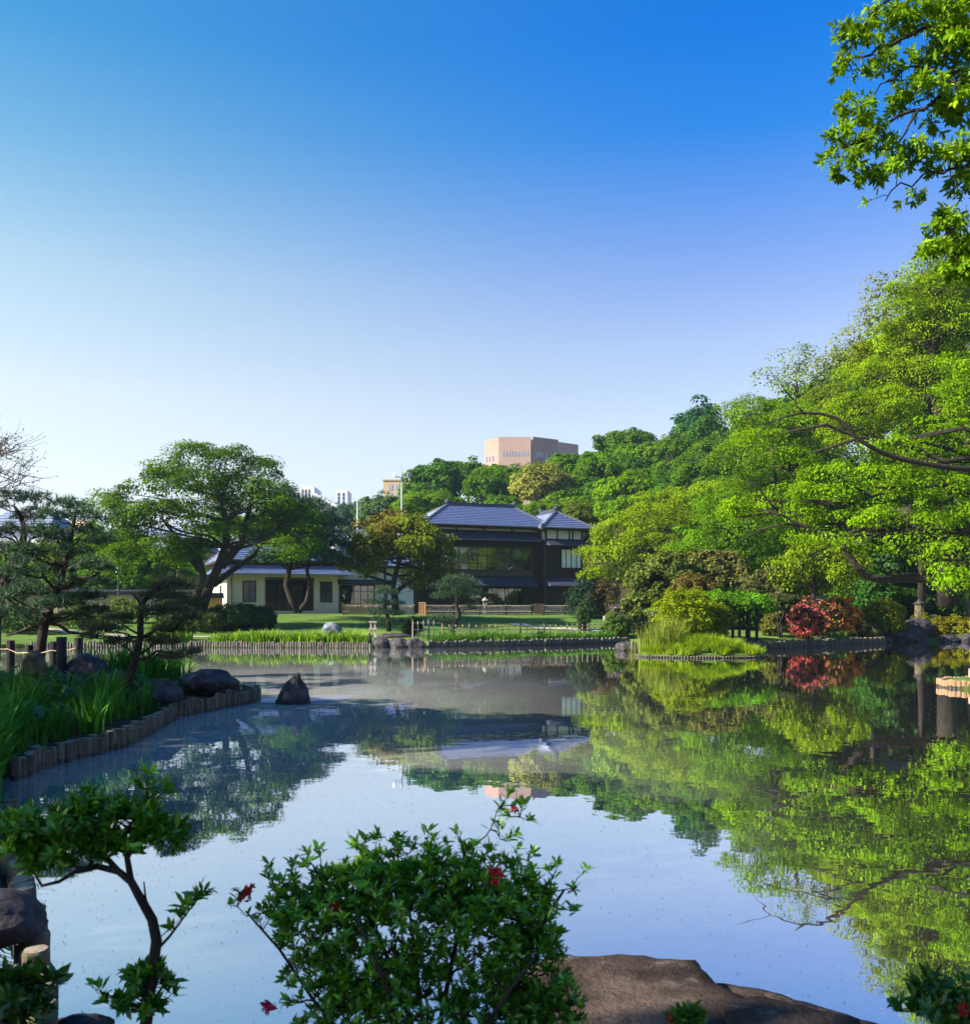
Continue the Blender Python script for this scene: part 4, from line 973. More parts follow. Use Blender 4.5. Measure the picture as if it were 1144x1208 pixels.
HT = [  # label, px, py, rx, ry, D, colour, prototype
 ('rounded green tree at the left end of the hilltop skyline', 512, 571, 36, 33, 150, BG, 0),
 ('second skyline tree on the hill just left of the pink brick building', 552, 566, 30, 28, 160, GR, 1),
 ('dark green tree directly below the pink brick building', 582, 583, 34, 30, 146, DG, 2),
 ('yellowish low tree above the left hip of the timber house', 503, 604, 40, 22, 128, LG, 3),
 ('green tree hiding the foot of the pink brick building', 602, 566, 30, 19, 150, GR, 1),
 ('small green tree before the left end of the pink brick building', 580, 562, 26, 16, 152, LG, 0),
 ('green tree hiding the right foot of the pink brick building', 634, 561, 26, 15, 153, GR, 3),
 ('green tree overlapping the right end of the pink brick building', 674, 553, 27, 22, 152, GR, 0),
 ('green tree in the dip right of the timber house roofs', 756, 612, 28, 24, 113, GR, 2),
 ('low green tree beside the eaves of the right block', 727, 608, 26, 22, 112, LG, 2),
 ('tree covered in cream yellow blossom on the hillside', 640, 578, 36, 29, 132, (.25, .27, .06), 2),
 ('small green tree below the blossom covered tree', 596, 612, 38, 20, 122, GR, 0),
 ('tall dark tree right of the cream blossom tree', 706, 578, 30, 42, 135, DG, 3),
 ('skyline tree where the hill climbs above the pink building', 704, 548, 24, 20, 170, GR, 1),
 ('rounded crown on the skyline left of the bluish conifer', 735, 531, 38, 30, 165, DG, 0),
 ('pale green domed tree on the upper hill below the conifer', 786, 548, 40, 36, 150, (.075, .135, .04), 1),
 ('dark tree at the right end of the hilltop behind the maples', 850, 545, 30, 40, 150, DG, 2),
 ('olive green tree rising just behind the right block of the timber house', 683, 620, 26, 30, 118, OL, 3),
 ('bright green tree in the middle of the hillside', 742, 588, 36, 34, 126, LG, 1),
 ('deep green tree filling the hillside above the yellow maple', 800, 592, 40, 32, 122, GR, 0),
 ('low green tree behind the tiled roof ridge of the timber house', 648, 606, 30, 18, 120, LG, 2),
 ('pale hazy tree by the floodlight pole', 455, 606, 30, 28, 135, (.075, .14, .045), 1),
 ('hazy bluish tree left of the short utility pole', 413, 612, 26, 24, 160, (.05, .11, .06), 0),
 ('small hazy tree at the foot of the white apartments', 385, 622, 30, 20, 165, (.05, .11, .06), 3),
 ('big hillside tree at the right behind the willowy crowns', 930, 520, 60, 60, 140, GR, 2),
 ('big dark hillside tree behind the pale willowy tree at right', 1040, 470, 70, 80, 125, DG, 1),
 ('green hillside tree at the far right edge', 1130, 520, 60, 80, 115, GR, 0),
 ('shaded hillside tree behind the long maple limb', 980, 600, 60, 50, 105, GR, 3),
 ('shaded undergrowth tree behind the azalea lawn', 1060, 660, 60, 40, 95, DG, 2),
 ('shaded undergrowth tree at the right edge behind the trunks', 1140, 660, 45, 45, 90, DG, 1),
 ('green tree behind the olive domed pines', 880, 650, 50, 35, 98, GR, 0),
 ('bright tree behind the tan garden wall at left', 120, 655, 42, 38, 105, LG, 1),
 ('dark tree behind the tan wall at the left edge', 20, 672, 45, 34, 110, GR, 2),
 ('yellow green tree behind the two pines at left', 75, 668, 38, 32, 100, YG, 3),
 ('dark green tree behind the garden lamp', 168, 672, 36, 34, 92, DG, 0),
 ('tree at the back between the big left tree and the cream house', 215, 668, 32, 26, 100, GR, 1),
 ('dark tree behind the roof of the cream house', 335, 620, 45, 26, 112, GR, 2),
 ('small tree behind the ridge of the cream house', 270, 630, 40, 24, 120, LG, 3),
]
for i, t in enumerate(HT): far_tree(*t, group='trees on the wooded hill' if t[1] > 440 else 'trees behind the houses')
SKYL = ([440, 480, 520, 572, 640, 700, 760, 830, 860, 900, 1144], [600, 572, 548, 556, 550, 522, 512, 490, 500, 520, 520])
rnd = random.Random(77)
for i in range(64):
    px = rnd.uniform(470, 880); f = rnd.random(); py = float(np.interp(px, *SKYL)) + 26 + f * 62; D = 158 - 42 * f + rnd.gauss(0, 3); rr = rnd.uniform(20, 32)
    if py > 640 or (570 < px < 690 and 555 < py < 590): continue
    cl = [GR, DG, LG, GR, BG][i % 5]; q = rnd.uniform(.8, 1.2)
    far_tree('broad leaved tree in the dense canopy of the wooded hillside', px, py, rr, rr * rnd.uniform(.75, .95), D, (cl[0] * q, cl[1] * q, cl[2]), i, 'canopy of the wooded hillside')
for i, (px, py, rx, ry, D, c_) in enumerate([(132, 684, 40, 26, 95, GR), (180, 688, 40, 26, 94, DG), (88, 686, 36, 26, 97, LG), (40, 690, 42, 24, 98, GR), (226, 688, 30, 24, 95, GR), (-10, 690, 40, 26, 96, GR), (150, 655, 36, 24, 100, LG)]):
    far_tree('green tree in the screen of foliage above the tan garden wall', px, py, rx, ry, D, c_, i, 'trees above the garden wall')
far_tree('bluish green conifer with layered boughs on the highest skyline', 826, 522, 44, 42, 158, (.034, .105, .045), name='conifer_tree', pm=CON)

# ------------------------------------------------------------------ garden trees
def gz(px, D): return Vector((fpx(px, D), D, G(fpx(px, D), D)))
# big spreading tree left
D = 66; b = gz(240, D); rng = np.random.default_rng(5)
lob = px_lobes(rng, [(158, 598, 34, 20), (190, 572, 34, 24), (222, 545, 34, 22), (262, 552, 36, 22), (303, 560, 30, 20), (322, 588, 26, 20), (150, 634, 32, 20), (196, 612, 40, 20), (250, 596, 34, 18), (292, 600, 34, 20),
                     (345, 615, 26, 18), (180, 655, 32, 18), (228, 640, 30, 15), (310, 634, 34, 16), (352, 640, 26, 16), (140, 668, 24, 18), (268, 630, 24, 12), (330, 652, 26, 12), (132, 596, 22, 12), (138, 622, 26, 14), (125, 650, 22, 16), (285, 578, 28, 18), (235, 572, 30, 18), (170, 618, 30, 18), (210, 660, 24, 12)], D, b, 1.15, 2.2)
tree('spreading_tree', 'big spreading green tree with several dark leaning trunks at the left of the cream house', 'tree', b, lob,
     px_path([(236, 726), (246, 695), (258, 668), (266, 645), (268, 615), (258, 585), (252, 560)], D, b), [.36, .31, .28, .24, .18, .12, .07], (.078, .160, .010), 5, density=.56, clump_r=1.0, per=180, leaf=.175, shape='wide', flat=.55, nb=.45,
     extra=[(px_path([(228, 727), (233, 700, -.6), (240, 680, -.8), (236, 660, -1), (214, 640, -1.5), (190, 610, -2)], D, b), [.30, .27, .24, .20, .14, .07]),
            (px_path([(252, 690), (275, 672, .5), (300, 655, 1), (318, 630, 1), (340, 612, 1)], D, b), [.22, .19, .15, .1, .06]),
            (px_path([(262, 668), (285, 640, 1), (293, 605, 1.5), (300, 575, 2)], D, b), [.3, .24, .16, .08]),
            (px_path([(236, 672, -.8), (222, 655, -.5), (205, 640, 0), (170, 632, 0)], D, b), [.24, .2, .14, .07])])
# pine behind it, two bowed trunks before the verandah
D = 72; b = gz(350, D)
pine('pine_tree', 'dark blue green pine with two bowed trunks before the cream house verandah', b, D,
     [(352, 722), (344, 708), (338, 690), (341, 672), (346, 655), (344, 630), (340, 608), (336, 590)], [.26, .24, .22, .2, .17, .14, .1, .06],
     [(335, 585, 16, 9), (345, 600, 24, 10), (325, 615, 26, 10), (362, 615, 20, 9), (350, 632, 30, 10), (385, 640, 22, 9), (320, 640, 26, 10), (372, 656, 28, 9), (338, 662, 26, 9), (310, 660, 18, 8), (395, 662, 18, 7), (362, 598, 22, 9), (384, 618, 20, 9), (330, 600, 20, 9), (366, 640, 24, 8), (400, 645, 14, 8)],
     (.034, .085, .045), 21, tuft=.36, per=10, dens=2.6, flat=1.7, spread=1.2, extra_px=[([(352, 722), (362, 710), (366, 690), (362, 672), (366, 655)], .2, .1)])
# brown green tree right of it
D = 73; b = gz(464, D); rng = np.random.default_rng(6)
lob = px_lobes(rng, [(470, 628, 34, 16), (440, 640, 26, 14), (505, 640, 28, 16), (475, 655, 36, 16), (515, 662, 22, 18), (425, 652, 18, 10), (418, 668, 12, 6), (500, 682, 28, 14), (460, 640, 24, 14), (434, 674, 14, 7), (520, 685, 16, 16), (488, 622, 22, 10)], D, b, 1.1, 1.0)
tree('maple_tree', 'bronze tinged green tree with dark forked trunk between the two houses', 'tree', b, lob,
     px_path([(467, 726), (466, 705), (463, 692), (466, 680), (470, 665), (472, 645)], D, b), [.3, .26, .24, .2, .15, .08], (.135, .180, .016), 6, density=.75, clump_r=.8, per=80, leaf=.21, flat=.6, nb=.5,
     extra=[(px_path([(465, 700), (480, 688), (500, 676), (515, 665)], D, b), [.18, .15, .11, .06]), (px_path([(463, 690), (448, 684), (430, 678), (420, 670)], D, b), [.15, .12, .08, .05])])
bt_ = [o for o in bpy.data.objects if o.name.startswith('maple_tree') and o.get('label', '').startswith('bronze')][0]
rng = np.random.default_rng(16); me, K = crown('young_leaves', rng, px_lobes(rng, [(450, 624, 22, 10), (428, 648, 16, 9), (416, 666, 11, 5), (474, 614, 18, 7), (440, 666, 12, 7), (492, 622, 12, 6), (468, 650, 16, 8)], D, b, 1.1, 1.0), density=.5, clump_r=.75, per=70, leaf=.21, flat=.6)
mobj('young_leaves', me, bt_, (.175, .15, .022))
# two clipped cloud pines on the far lawn
D = 60; b = gz(458, D)
pine('clipped_pine', 'small clipped pine with two stacked rounded pads before the white link wing', b, D, [(459, 745), (458, 730), (454, 716), (456, 703), (455, 696)], [.15, .13, .11, .08, .05],
     [(455, 700, 16, 9), (448, 711, 17, 7), (466, 713, 12, 6), (456, 724, 20, 7), (446, 732, 12, 5), (468, 733, 12, 5)], (.026, .062, .030), 22, tuft=.2, per=8, dens=1.6, spread=.2)
D = 59.5; b = gz(538, D)
pine('clipped_pine', 'larger clipped pine with broad domed pad and crooked trunk before the timber house', b, D, [(534, 747), (537, 735), (542, 724), (538, 712), (540, 700)], [.17, .15, .13, .1, .06],
     [(540, 693, 26, 15), (528, 704, 18, 10), (556, 702, 18, 10), (541, 686, 20, 10), (524, 730, 16, 4), (556, 718, 10, 5), (512, 733, 10, 3)], (.030, .068, .028), 23, tuft=.2, per=8, dens=1.8, spread=.2)

def dome(name, label, px, py, rx, ry, D, color, seed, cat='shrub', leaf=.11, clump=.22, per=34, group=None, dens=1.2, lobes=None, shape='diamond', trunk=True, low=-.35, mt=None, flower=None, fl_n=0, fl_size=.09):
    """dense clipped or mounded shrub standing on the ground"""
    rng = np.random.default_rng(seed); c = P(px, py, D); z0 = G(c.x, c.y); k = D / FPX
    r = empty(name, (c.x, c.y, z0), label, cat, group=group)
    L = lobes or [(0, 0, 0, 1, 1, 1)]
    if low > -.3: zc, rz_ = c.z, ry * k
    else:
        top_ = c.z + ry * k; bot_ = min(c.z - ry * k, z0 + .02); zc, rz_ = (top_ + bot_) / 2, (top_ - bot_) / 2; low = -.85
    c.z = zc; ry = rz_ / k
    LL = [(l[0] * rx * k, l[1] * rx * k, c.z - z0 + l[2] * ry * k, l[3] * rx * k, l[4] * rx * k, l[5] * ry * k) for l in L]
    me, K = crown('foliage', rng, LL, density=dens, clump_r=clump, per=per, leaf=leaf, flat=.8, inner=.8, low=low, shape=shape, mt=mt)
    mobj('foliage', me, r, color)
    if trunk:
        m_ = MB(); top = Vector((0, 0, max(.15, c.z - z0)))
        for i in range(4):
            a = i * 1.57 + .5; m_.tube(wiggle(rng, (math.cos(a) * .05, math.sin(a) * .05, -.1), (math.cos(a) * rx * k * .45, math.sin(a) * rx * k * .45, top.z), 4, .08), [.05, .045, .035, .025, .015], n=5)
        m_.build('trunk', M['bark'], r, smooth=True)
    if flower:
        idx = rng.integers(0, len(K), fl_n); o = K[idx, 3:6]; e = unit(o + rng.normal(size=o.shape) * .5 + np.array([0, -.2, .3]))
        C = K[idx, :3] + e * clump * (.9 + .3 * rng.random((fl_n, 1)))
        mobj('blossom', leaves('blossom', C, e + rng.normal(size=e.shape) * .4, rng.normal(size=e.shape), fl_size * (.7 + .6 * rng.random(fl_n)), 'wide', M['petal']), r, flower)
    return r
dome('clipped_shrub', 'large dark clipped round shrub left of the verandah', 277, 729, 30, 14, 65, (.022, .052, .020), 31, leaf=.12, lobes=[(-.25, 0, 0, .75, .8, 1), (.35, 0, .05, .65, .7, .95)])
dome('clipped_shrub', 'smaller dark clipped ball shrub right of the large one', 310, 730, 13, 11, 65, (.022, .055, .022), 32, leaf=.12)
dome('clipped_shrub', 'low yellow green shrub at the foot of the big left tree', 246, 731, 18, 8, 64, (.075, .11, .02), 33, leaf=.12)
dome('clipped_shrub', 'small dark rounded bush between the two clipped pines', 487, 737, 10, 6, 61, (.022, .055, .022), 34, leaf=.1)
dome('small_tree', 'small bluish green shrub against the foot of the timber house right block', 690, 703, 17, 13, 79, (.030, .062, .038), 35, leaf=.16, clump=.4)
dome('rust_shrub', 'rust and green shrub right of the timber house', 713, 703, 14, 14, 79, (.085, .075, .024), 36, leaf=.16, clump=.38, flower=(.42, .17, .03), fl_n=160, fl_size=.2)
dome('conical_bush', 'small upright pale green bush on the far lawn near the path', 688, 721, 6.5, 9, 70, (.060, .105, .035), 37, leaf=.1, clump=.18)
dome('flowering_shrub', 'lilac flowering azalea beside the white board', 731, 722, 13, 8, 68, (.055, .085, .025), 38, flower=(.50, .25, .58), fl_n=420, fl_size=.14)
dome('round_bush', 'bright green low bush in front of the lilac azalea', 727, 732, 14, 7, 64, (.10, .17, .03), 39, leaf=.12)
dome('round_bush', 'grey green spreading bush right of the lilac azalea', 757, 727, 16, 9, 66, (.042, .085, .035), 40, leaf=.12)
dome('flowering_shrub', 'small lilac azalea half hidden by the big yellow green mound', 777, 724, 8, 6, 62, (.05, .08, .03), 41, flower=(.52, .30, .58), fl_n=160, fl_size=.14)
dome('low_shrub', 'low light green shrub under the garden lamp at left', 150, 718, 20, 9, 70, (.10, .145, .03), 42, leaf=.16, clump=.4)
dome('low_shrub', 'yellow green shrub on the left lawn behind the pine trunks', 100, 727, 24, 10, 66, (.09, .14, .03), 43, leaf=.16, clump=.4)
dome('low_shrub', 'green shrub at the left edge behind the rope fence', 25, 728, 26, 11, 62, (.05, .10, .03), 44, leaf=.16, clump=.4)
dome('low_shrub', 'low olive shrub before the tan wall beside the leaning pine', 205, 722, 22, 10, 70, (.065, .10, .03), 45, leaf=.16, clump=.4)
# olive domed pines and shrubs behind the pergola
dome('domed_pine', 'large olive domed pine left of the vine pergola', 782, 695, 38, 38, 66, (.115, .155, .026), 50, cat='pine tree', leaf=.24, clump=.42, per=60, dens=1.0, low=-.5, lobes=[(0, 0, 0, 1, .9, 1), (.25, .1, .35, .7, .7, .62)])
dome('domed_pine', 'brownish olive domed pine behind the pergola canopy', 842, 684, 36, 32, 68, (.145, .150, .032), 51, cat='pine tree', leaf=.24, clump=.42, per=60, low=-.5, lobes=[(-.3, 0, .1, .75, .75, .8), (.35, 0, .2, .7, .7, .75)])
dome('domed_shrub', 'small golden olive mound in front of the brownish pine', 818, 694, 27, 12, 62, (.15, .125, .028), 52, leaf=.14, clump=.28)
dome('domed_pine', 'grey brown spreading pine above the right end of the pergola', 898, 690, 30, 15, 64, (.125, .135, .042), 53, cat='pine tree', leaf=.2, clump=.34, lobes=[(-.4, 0, -.1, .6, .7, .8), (.35, 0, .1, .7, .7, .9)])

# yellow green maples beyond the pergola
def leafy(name, label, D, px, lobes, trunk, trad, color, seed, spread=1.5, **kw):
    b = gz(px, D); rng = np.random.default_rng(seed)
    return tree(name, label, 'tree', b, px_lobes(rng, lobes, D, b, 1.1, spread), px_path(trunk, D, b), trad, color, seed, **kw)
leafy('maple_tree', 'yellow green maple leaning over the right block of the timber house', 84, 752, [(770, 612, 34, 18), (738, 632, 30, 17), (805, 596, 40, 16), (720, 655, 24, 15), (760, 652, 32, 17), (795, 630, 34, 18), (845, 585, 34, 16), (712, 680, 18, 9), (745, 676, 22, 12), (785, 660, 26, 14), (830, 610, 30, 16)],
      [(762, 722), (764, 700), (768, 680), (775, 655), (782, 630), (790, 608)], [.42, .36, .32, .26, .18, .1], (.190, .29, .004), 61, density=.62, clump_r=1.15, per=190, leaf=.185, shape='wide', flat=.5, nb=.3)
leafy('broadleaf_tree', 'fresh green tree right of the yellow maple behind the domed pines', 74, 850, [(835, 640, 40, 22), (872, 622, 38, 22), (812, 662, 26, 18), (860, 668, 36, 20), (895, 655, 30, 22), (850, 600, 34, 18), (905, 628, 30, 20)],
      [(850, 722), (852, 700), (850, 675), (856, 650), (860, 620)], [.4, .36, .3, .22, .1], (.105, .225, .004), 62, density=.6, clump_r=1.05, per=180, leaf=.175, shape='wide', flat=.55, nb=.3)
leafy('broadleaf_tree', 'upper green tree meeting the sky left of the willowy crowns', 80, 900, [(880, 492, 26, 20), (905, 520, 40, 26), (872, 540, 30, 26), (945, 500, 34, 24), (930, 556, 46, 26), (890, 580, 36, 24), (960, 540, 36, 26), (985, 580, 40, 28), (940, 598, 40, 24)],
      [(925, 715), (924, 680), (918, 640), (915, 600), (912, 560), (910, 520)], [.55, .5, .42, .34, .24, .12], (.120, .230, .004), 63, density=.6, clump_r=1.15, per=200, leaf=.185, shape='wide', flat=.55, nb=.3)
leafy('bushy_tree', 'luminous yellow green young tree behind the red azalea', 62, 955, [(958, 655, 28, 18), (935, 672, 24, 15), (985, 660, 26, 16), (950, 690, 26, 14), (925, 694, 16, 12), (980, 690, 26, 14), (1005, 676, 22, 14)],
      [(958, 735), (957, 715), (960, 695), (958, 672)], [.2, .17, .13, .08], (.190, .290, .006), 64, density=.75, clump_r=.75, per=90, leaf=.20, shape='wide', flat=.6, nb=.3)
leafy('willow_tree', 'pale wispy willow like tree against the sky above the maples', 92, 1010, [(1052, 338, 28, 16), (1042, 366, 24, 20), (1024, 388, 22, 16), (1000, 404, 20, 16), (1036, 402, 28, 20), (1062, 380, 22, 24), (985, 425, 18, 12), (1010, 432, 28, 16)],
      [(1030, 715), (1032, 620), (1030, 520), (1034, 440), (1044, 370), (1050, 340)], [.5, .45, .36, .26, .14, .05], (.19, .235, .040), 65, density=.55, clump_r=1.5, per=55, leaf=.26, flat=.8, nb=.5, droop=.25)
leafy('willow_tree', 'lower wispy pale tree against the sky over the long maple limb', 96, 950, [(930, 432, 22, 14), (948, 424, 18, 12), (915, 448, 18, 11), (960, 446, 20, 15), (938, 458, 28, 15), (975, 432, 12, 12)],
      [(950, 715), (948, 620), (944, 540), (942, 480), (938, 440)], [.45, .4, .3, .2, .06], (.17, .235, .055), 66, density=.5, clump_r=1.3, per=50, leaf=.24, flat=.8, nb=.6, droop=.25)
leafy('camphor_tree', 'tall golden green tree filling the right edge high above the maple', 68, 1105, [(1100, 342, 36, 26), (1130, 318, 30, 22), (1068, 372, 30, 24), (1110, 388, 40, 28), (1062, 412, 34, 24), (1030, 446, 34, 22), (1090, 440, 44, 30), (1134, 430, 36, 36), (1040, 482, 40, 26), (1100, 495, 46, 30), (1000, 490, 26, 20), (1140, 372, 30, 30), (1010, 520, 36, 22), (1112, 312, 30, 20), (1140, 290, 26, 20), (1080, 340, 24, 18)],
      [(1118, 715), (1116, 640), (1112, 560), (1104, 480), (1100, 410), (1104, 350)], [.7, .62, .52, .4, .26, .12], (.175, .285, .003), 67, density=.66, clump_r=1.05, per=210, leaf=.165, shape='wide', flat=.5, nb=.3)
for i, (lb, px, py, rx, ry, D_, c_) in enumerate([('fresh green tree filling the gap under the long maple limb', 1000, 590, 62, 46, 72, (.115, .235, .006)), ('fresh green tree behind the upper limb of the great maple', 1085, 560, 60, 56, 70, LG), ('deep green tree behind the low limb of the great maple', 1100, 640, 62, 40, 78, GR),
    ('yellow green tree between the upper tree and the great maple', 935, 575, 48, 46, 86, LG), ('bright tree beneath the wispy willow crowns', 985, 500, 50, 44, 90, (.14, .21, .008)), ('bright tree against the sky at the right edge below the overhanging leaves', 1140, 360, 50, 60, 74, (.16, .23, .006)), ('golden green tree right of the willow like crowns', 1075, 440, 56, 60, 76, (.16, .22, .006)), ('lower green tree behind the luminous young tree', 905, 650, 46, 34, 82, GR), ('green tree above the luminous young tree', 960, 630, 46, 34, 76, LG)]):
    far_tree(lb, px, py, rx, ry, D_, c_, group='trees on the right slope', pm=PRF[i % 2])
# the great maple whose limbs reach in from the right over the water
D = 40; b = Vector((22.6, 40.5, G(22.6, 40.5))); rng = np.random.default_rng(70)
lob = px_lobes(rng, [(1050, 540, 34, 18, 0), (1090, 575, 44, 20, 0), (1030, 575, 36, 16, -1), (985, 560, 30, 14, 0), (955, 590, 30, 13, 0), (1000, 612, 34, 14, 0), (1060, 612, 40, 16, -2), (1115, 620, 40, 18, -1), (925, 605, 28, 12, 1), (890, 590, 26, 12, 1.5),
                     (965, 632, 26, 11, -1), (1085, 645, 26, 14, -3), (1125, 655, 26, 16, -3), (1115, 680, 16, 14, -4), (1135, 560, 34, 26, 1), (940, 540, 26, 13, 0), (900, 515, 22, 10, 0), (870, 610, 20, 9, 2), (1120, 520, 30, 22, 1), (1140, 690, 14, 20, -4), (1012, 645, 18, 9, 0)], D, b, 1.25, .8)
lob += [(2.5, 1, 9.5, 4, 4, 2.2), (4.5, -1, 7.5, 3.5, 3.5, 2), (1, 2, 12, 4, 4, 2.5), (4, 2, 11, 3.5, 3.5, 2)]
tree('maple_tree', 'great maple reaching in from the right edge with long dark crooked limbs over the water', 'tree', b, lob,
     [Vector((0, 0, -.4)), Vector((-.25, 0, .8)), Vector((-.35, 0, 1.6)), Vector((-.1, .2, 3)), Vector((.3, .3, 5)), Vector((.6, .2, 7.5)), Vector((.8, .2, 10))], [.75, .62, .58, .5, .42, .3, .15], (.150, .285, .003), 70, D=40, lr=.16, density=.62, clump_r=.8, per=175, leaf=.128, shape='wide', flat=.42, nb=.28,
     extra=[(px_path([(1236, 690), (1168, 688), (1120, 684), (1070, 681), (1038, 684), (1018, 679), (1003, 658), (990, 638), (974, 632), (950, 622), (922, 608), (896, 600)], D, b), [.5, .46, .38, .32, .27, .24, .2, .18, .16, .13, .09, .05]),
            (px_path([(1238, 660), (1166, 672), (1110, 660, -.3), (1085, 655, -.4), (1062, 648, -.5), (1045, 636, -.6), (1030, 626, -.6), (1016, 621, -.6), (1000, 630, -.4), (984, 634)], D, b), [.45, .42, .36, .30, .25, .21, .18, .15, .13, .1]),
            (px_path([(950, 622), (925, 618, .3), (895, 625, .5), (870, 640, .8)], D, b), [.08, .07, .05, .03]),
            (px_path([(922, 608), (905, 590), (890, 570), (880, 568)], D, b), [.07, .06, .045, .03]),
            (px_path([(984, 634), (975, 645), (955, 655), (935, 670)], D, b), [.06, .05, .04, .02]),
            (px_path([(1030, 626), (1035, 605), (1020, 585), (1012, 565)], D, b), [.1, .09, .06, .03]),
            (px_path([(1250, 600, 0), (1165, 555, -4), (1120, 552, -4.3), (1085, 546, -4.5), (1060, 541, -4.6), (1035, 532, -4.8), (1010, 517, -5), (998, 502, -5), (986, 493, -5), (968, 488, -5), (945, 487, -5.1), (925, 492, -5.2), (908, 498, -5.3)], D, b), [.24, .2, .17, .15, .14, .13, .12, .11, .1, .085, .07, .05, .03]),
            (px_path([(948, 487, -5.1), (940, 480, -5.1), (936, 474, -5.1)], D, b), [.06, .05, .035]), (px_path([(908, 498, -5.3), (895, 490, -5.4), (880, 487, -5.5), (868, 484, -5.5)], D, b), [.03, .025, .02, .012]), (px_path([(908, 498, -5.3), (895, 510, -5.4), (886, 524, -5.5)], D, b), [.03, .022, .012]),
            (px_path([(998, 505, -5), (985, 508, -5), (976, 510, -5)], D, b), [.05, .035, .02])])
# lit slim trunk and undergrowth at the right edge
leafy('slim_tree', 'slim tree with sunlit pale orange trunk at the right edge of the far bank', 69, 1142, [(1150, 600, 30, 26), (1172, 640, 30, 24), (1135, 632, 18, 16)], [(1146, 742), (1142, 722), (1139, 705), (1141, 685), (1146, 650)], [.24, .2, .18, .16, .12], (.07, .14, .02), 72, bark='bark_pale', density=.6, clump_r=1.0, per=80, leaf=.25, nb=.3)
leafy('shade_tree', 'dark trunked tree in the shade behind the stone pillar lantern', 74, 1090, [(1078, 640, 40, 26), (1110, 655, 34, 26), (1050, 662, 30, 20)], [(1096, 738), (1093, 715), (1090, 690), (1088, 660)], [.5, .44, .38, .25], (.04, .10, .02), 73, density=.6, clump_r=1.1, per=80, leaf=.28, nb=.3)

# ------------------------------------------------------------------ pergola, azalea lawn and right bank
D = 53.0; pc = gz(866, D)
pg = empty('vine_pergola', pc, 'vine covered wooden pergola with bright green leafy canopy by the right bank', 'pergola')
k = D / FPX
for dx in (-1.9, -.1, .75, 1.15):
    for dy in (0, 2.0):
        m_ = MB(); m_.tube([(dx, dy, -.4), (dx + .02, dy, 1.9)], [.085, .07], n=8); m_.build('post', M['dark_post'], pg)
m_ = MB()
for dy in (-.1, 1.0, 2.1): m_.b2((-3.3, dy - .05, 1.85), (2.0, dy + .05, 1.95))
for dx in np.arange(-3.2, 2.0, .45): m_.b2((dx - .03, -.4, 1.954), (dx + .03, 2.4, 2.0))
m_.build('beam', M['wood_mid'], pg)
rng = np.random.default_rng(80)
L_ = [(-2.9, .8, 1.35, .95, 1.3, .55), (-1.9, .8, 1.75, 1.0, 1.4, .5), (-.9, .8, 2.05, 1.0, 1.4, .45), (.1, .8, 1.95, .9, 1.3, .4), (1.0, .8, 1.95, .9, 1.3, .38), (-.7, -.3, 1.25, .55, .5, .75), (-1.5, -.1, 1.2, .6, .6, .6), (1.5, .6, 1.8, .5, .9, .3)]
me, K = crown('vine', rng, L_, density=1.0, clump_r=.42, per=70, leaf=.15, shape='wide', flat=.7, inner=.6)
mobj('vine', me, pg, (.11, .27, .010))
m_ = MB(); m_.tube([(-.6, .3, -.3), (-.5, .2, .5), (-.65, .3, 1.0), (-.4, .4, 1.9)], [.14, .11, .09, .05], n=7); m_.build('vine_stem', M['bark'], pg, smooth=True)
dome('mushroom_tree', 'small mushroom shaped clipped tree on the azalea lawn', 921, 709, 17, 5, 57, (.085, .10, .03), 81, leaf=.12, clump=.22, low=-.2)
tk = MB(); 
dome('azalea_bush', 'crimson flowering azalea on the lawn of the right bank', 951, 729, 17, 10, 58, (.06, .085, .02), 82, flower=(.90, .11, .16), fl_n=1500, fl_size=.12, clump=.24, leaf=.1)
dome('azalea_bush', 'dark azalea with coral tips behind the crimson azalea', 970, 722, 20, 9, 61.5, (.045, .06, .018), 83, flower=(.85, .25, .12), fl_n=700, fl_size=.12, clump=.28)
dome('azalea_hedge', 'orange flowering clipped hedge right of the crimson azalea', 992, 720, 18, 11, 64, (.13, .10, .018), 84, flower=(.95, .36, .05), fl_n=2200, fl_size=.17, clump=.3)
dome('azalea_bush', 'coral pink azalea top peeping over the crimson azalea', 950, 714, 11, 4, 62, (.06, .06, .02), 85, flower=(.85, .22, .16), fl_n=500, fl_size=.13, clump=.24)
dome('round_bush', 'yellow green bush with bare stems right of the orange hedge', 1036, 725, 26, 13, 64.5, (.17, .21, .010), 86, leaf=.15, clump=.35, lobes=[(-.4, 0, -.1, .6, .7, .8), (.3, 0, .1, .65, .7, .9), (.75, -.1, -.1, .4, .4, .6)])
dome('round_bush', 'small yellow leaved bush under the stone pillar lantern', 1092, 735, 14, 8, 67.5, (.13, .15, .025), 87, leaf=.14, clump=.3)
dome('golden_shrub', 'golden olive mound overhanging the water near the right edge', 1100, 745, 17, 11, 67, (.19, .17, .010), 88, leaf=.14, clump=.3)
dome('golden_shrub', 'bright golden green mound at the right edge of the far bank', 1130, 742, 20, 12, 67.5, (.21, .21, .010), 89, leaf=.14, clump=.3, lobes=[(-.3, 0, .1, .75, .8, .9), (.5, 0, 0, .7, .8, .95)])
dome('round_bush', 'small olive bush at the far right of the azalea lawn by the rocks', 1024, 738, 12, 7, 63.2, (.09, .10, .03), 90, leaf=.12, clump=.25)
dome('fern_bush', 'vivid green feathery bush in the shade behind the orange hedge', 1030, 697, 24, 13, 70, (.05, .15, .018), 91, leaf=.2, clump=.45)
dome('yellow_shrub', 'low yellow shrub under the mushroom shaped tree', 908, 731, 9, 5, 58, (.15, .16, .03), 92, leaf=.12, clump=.22)
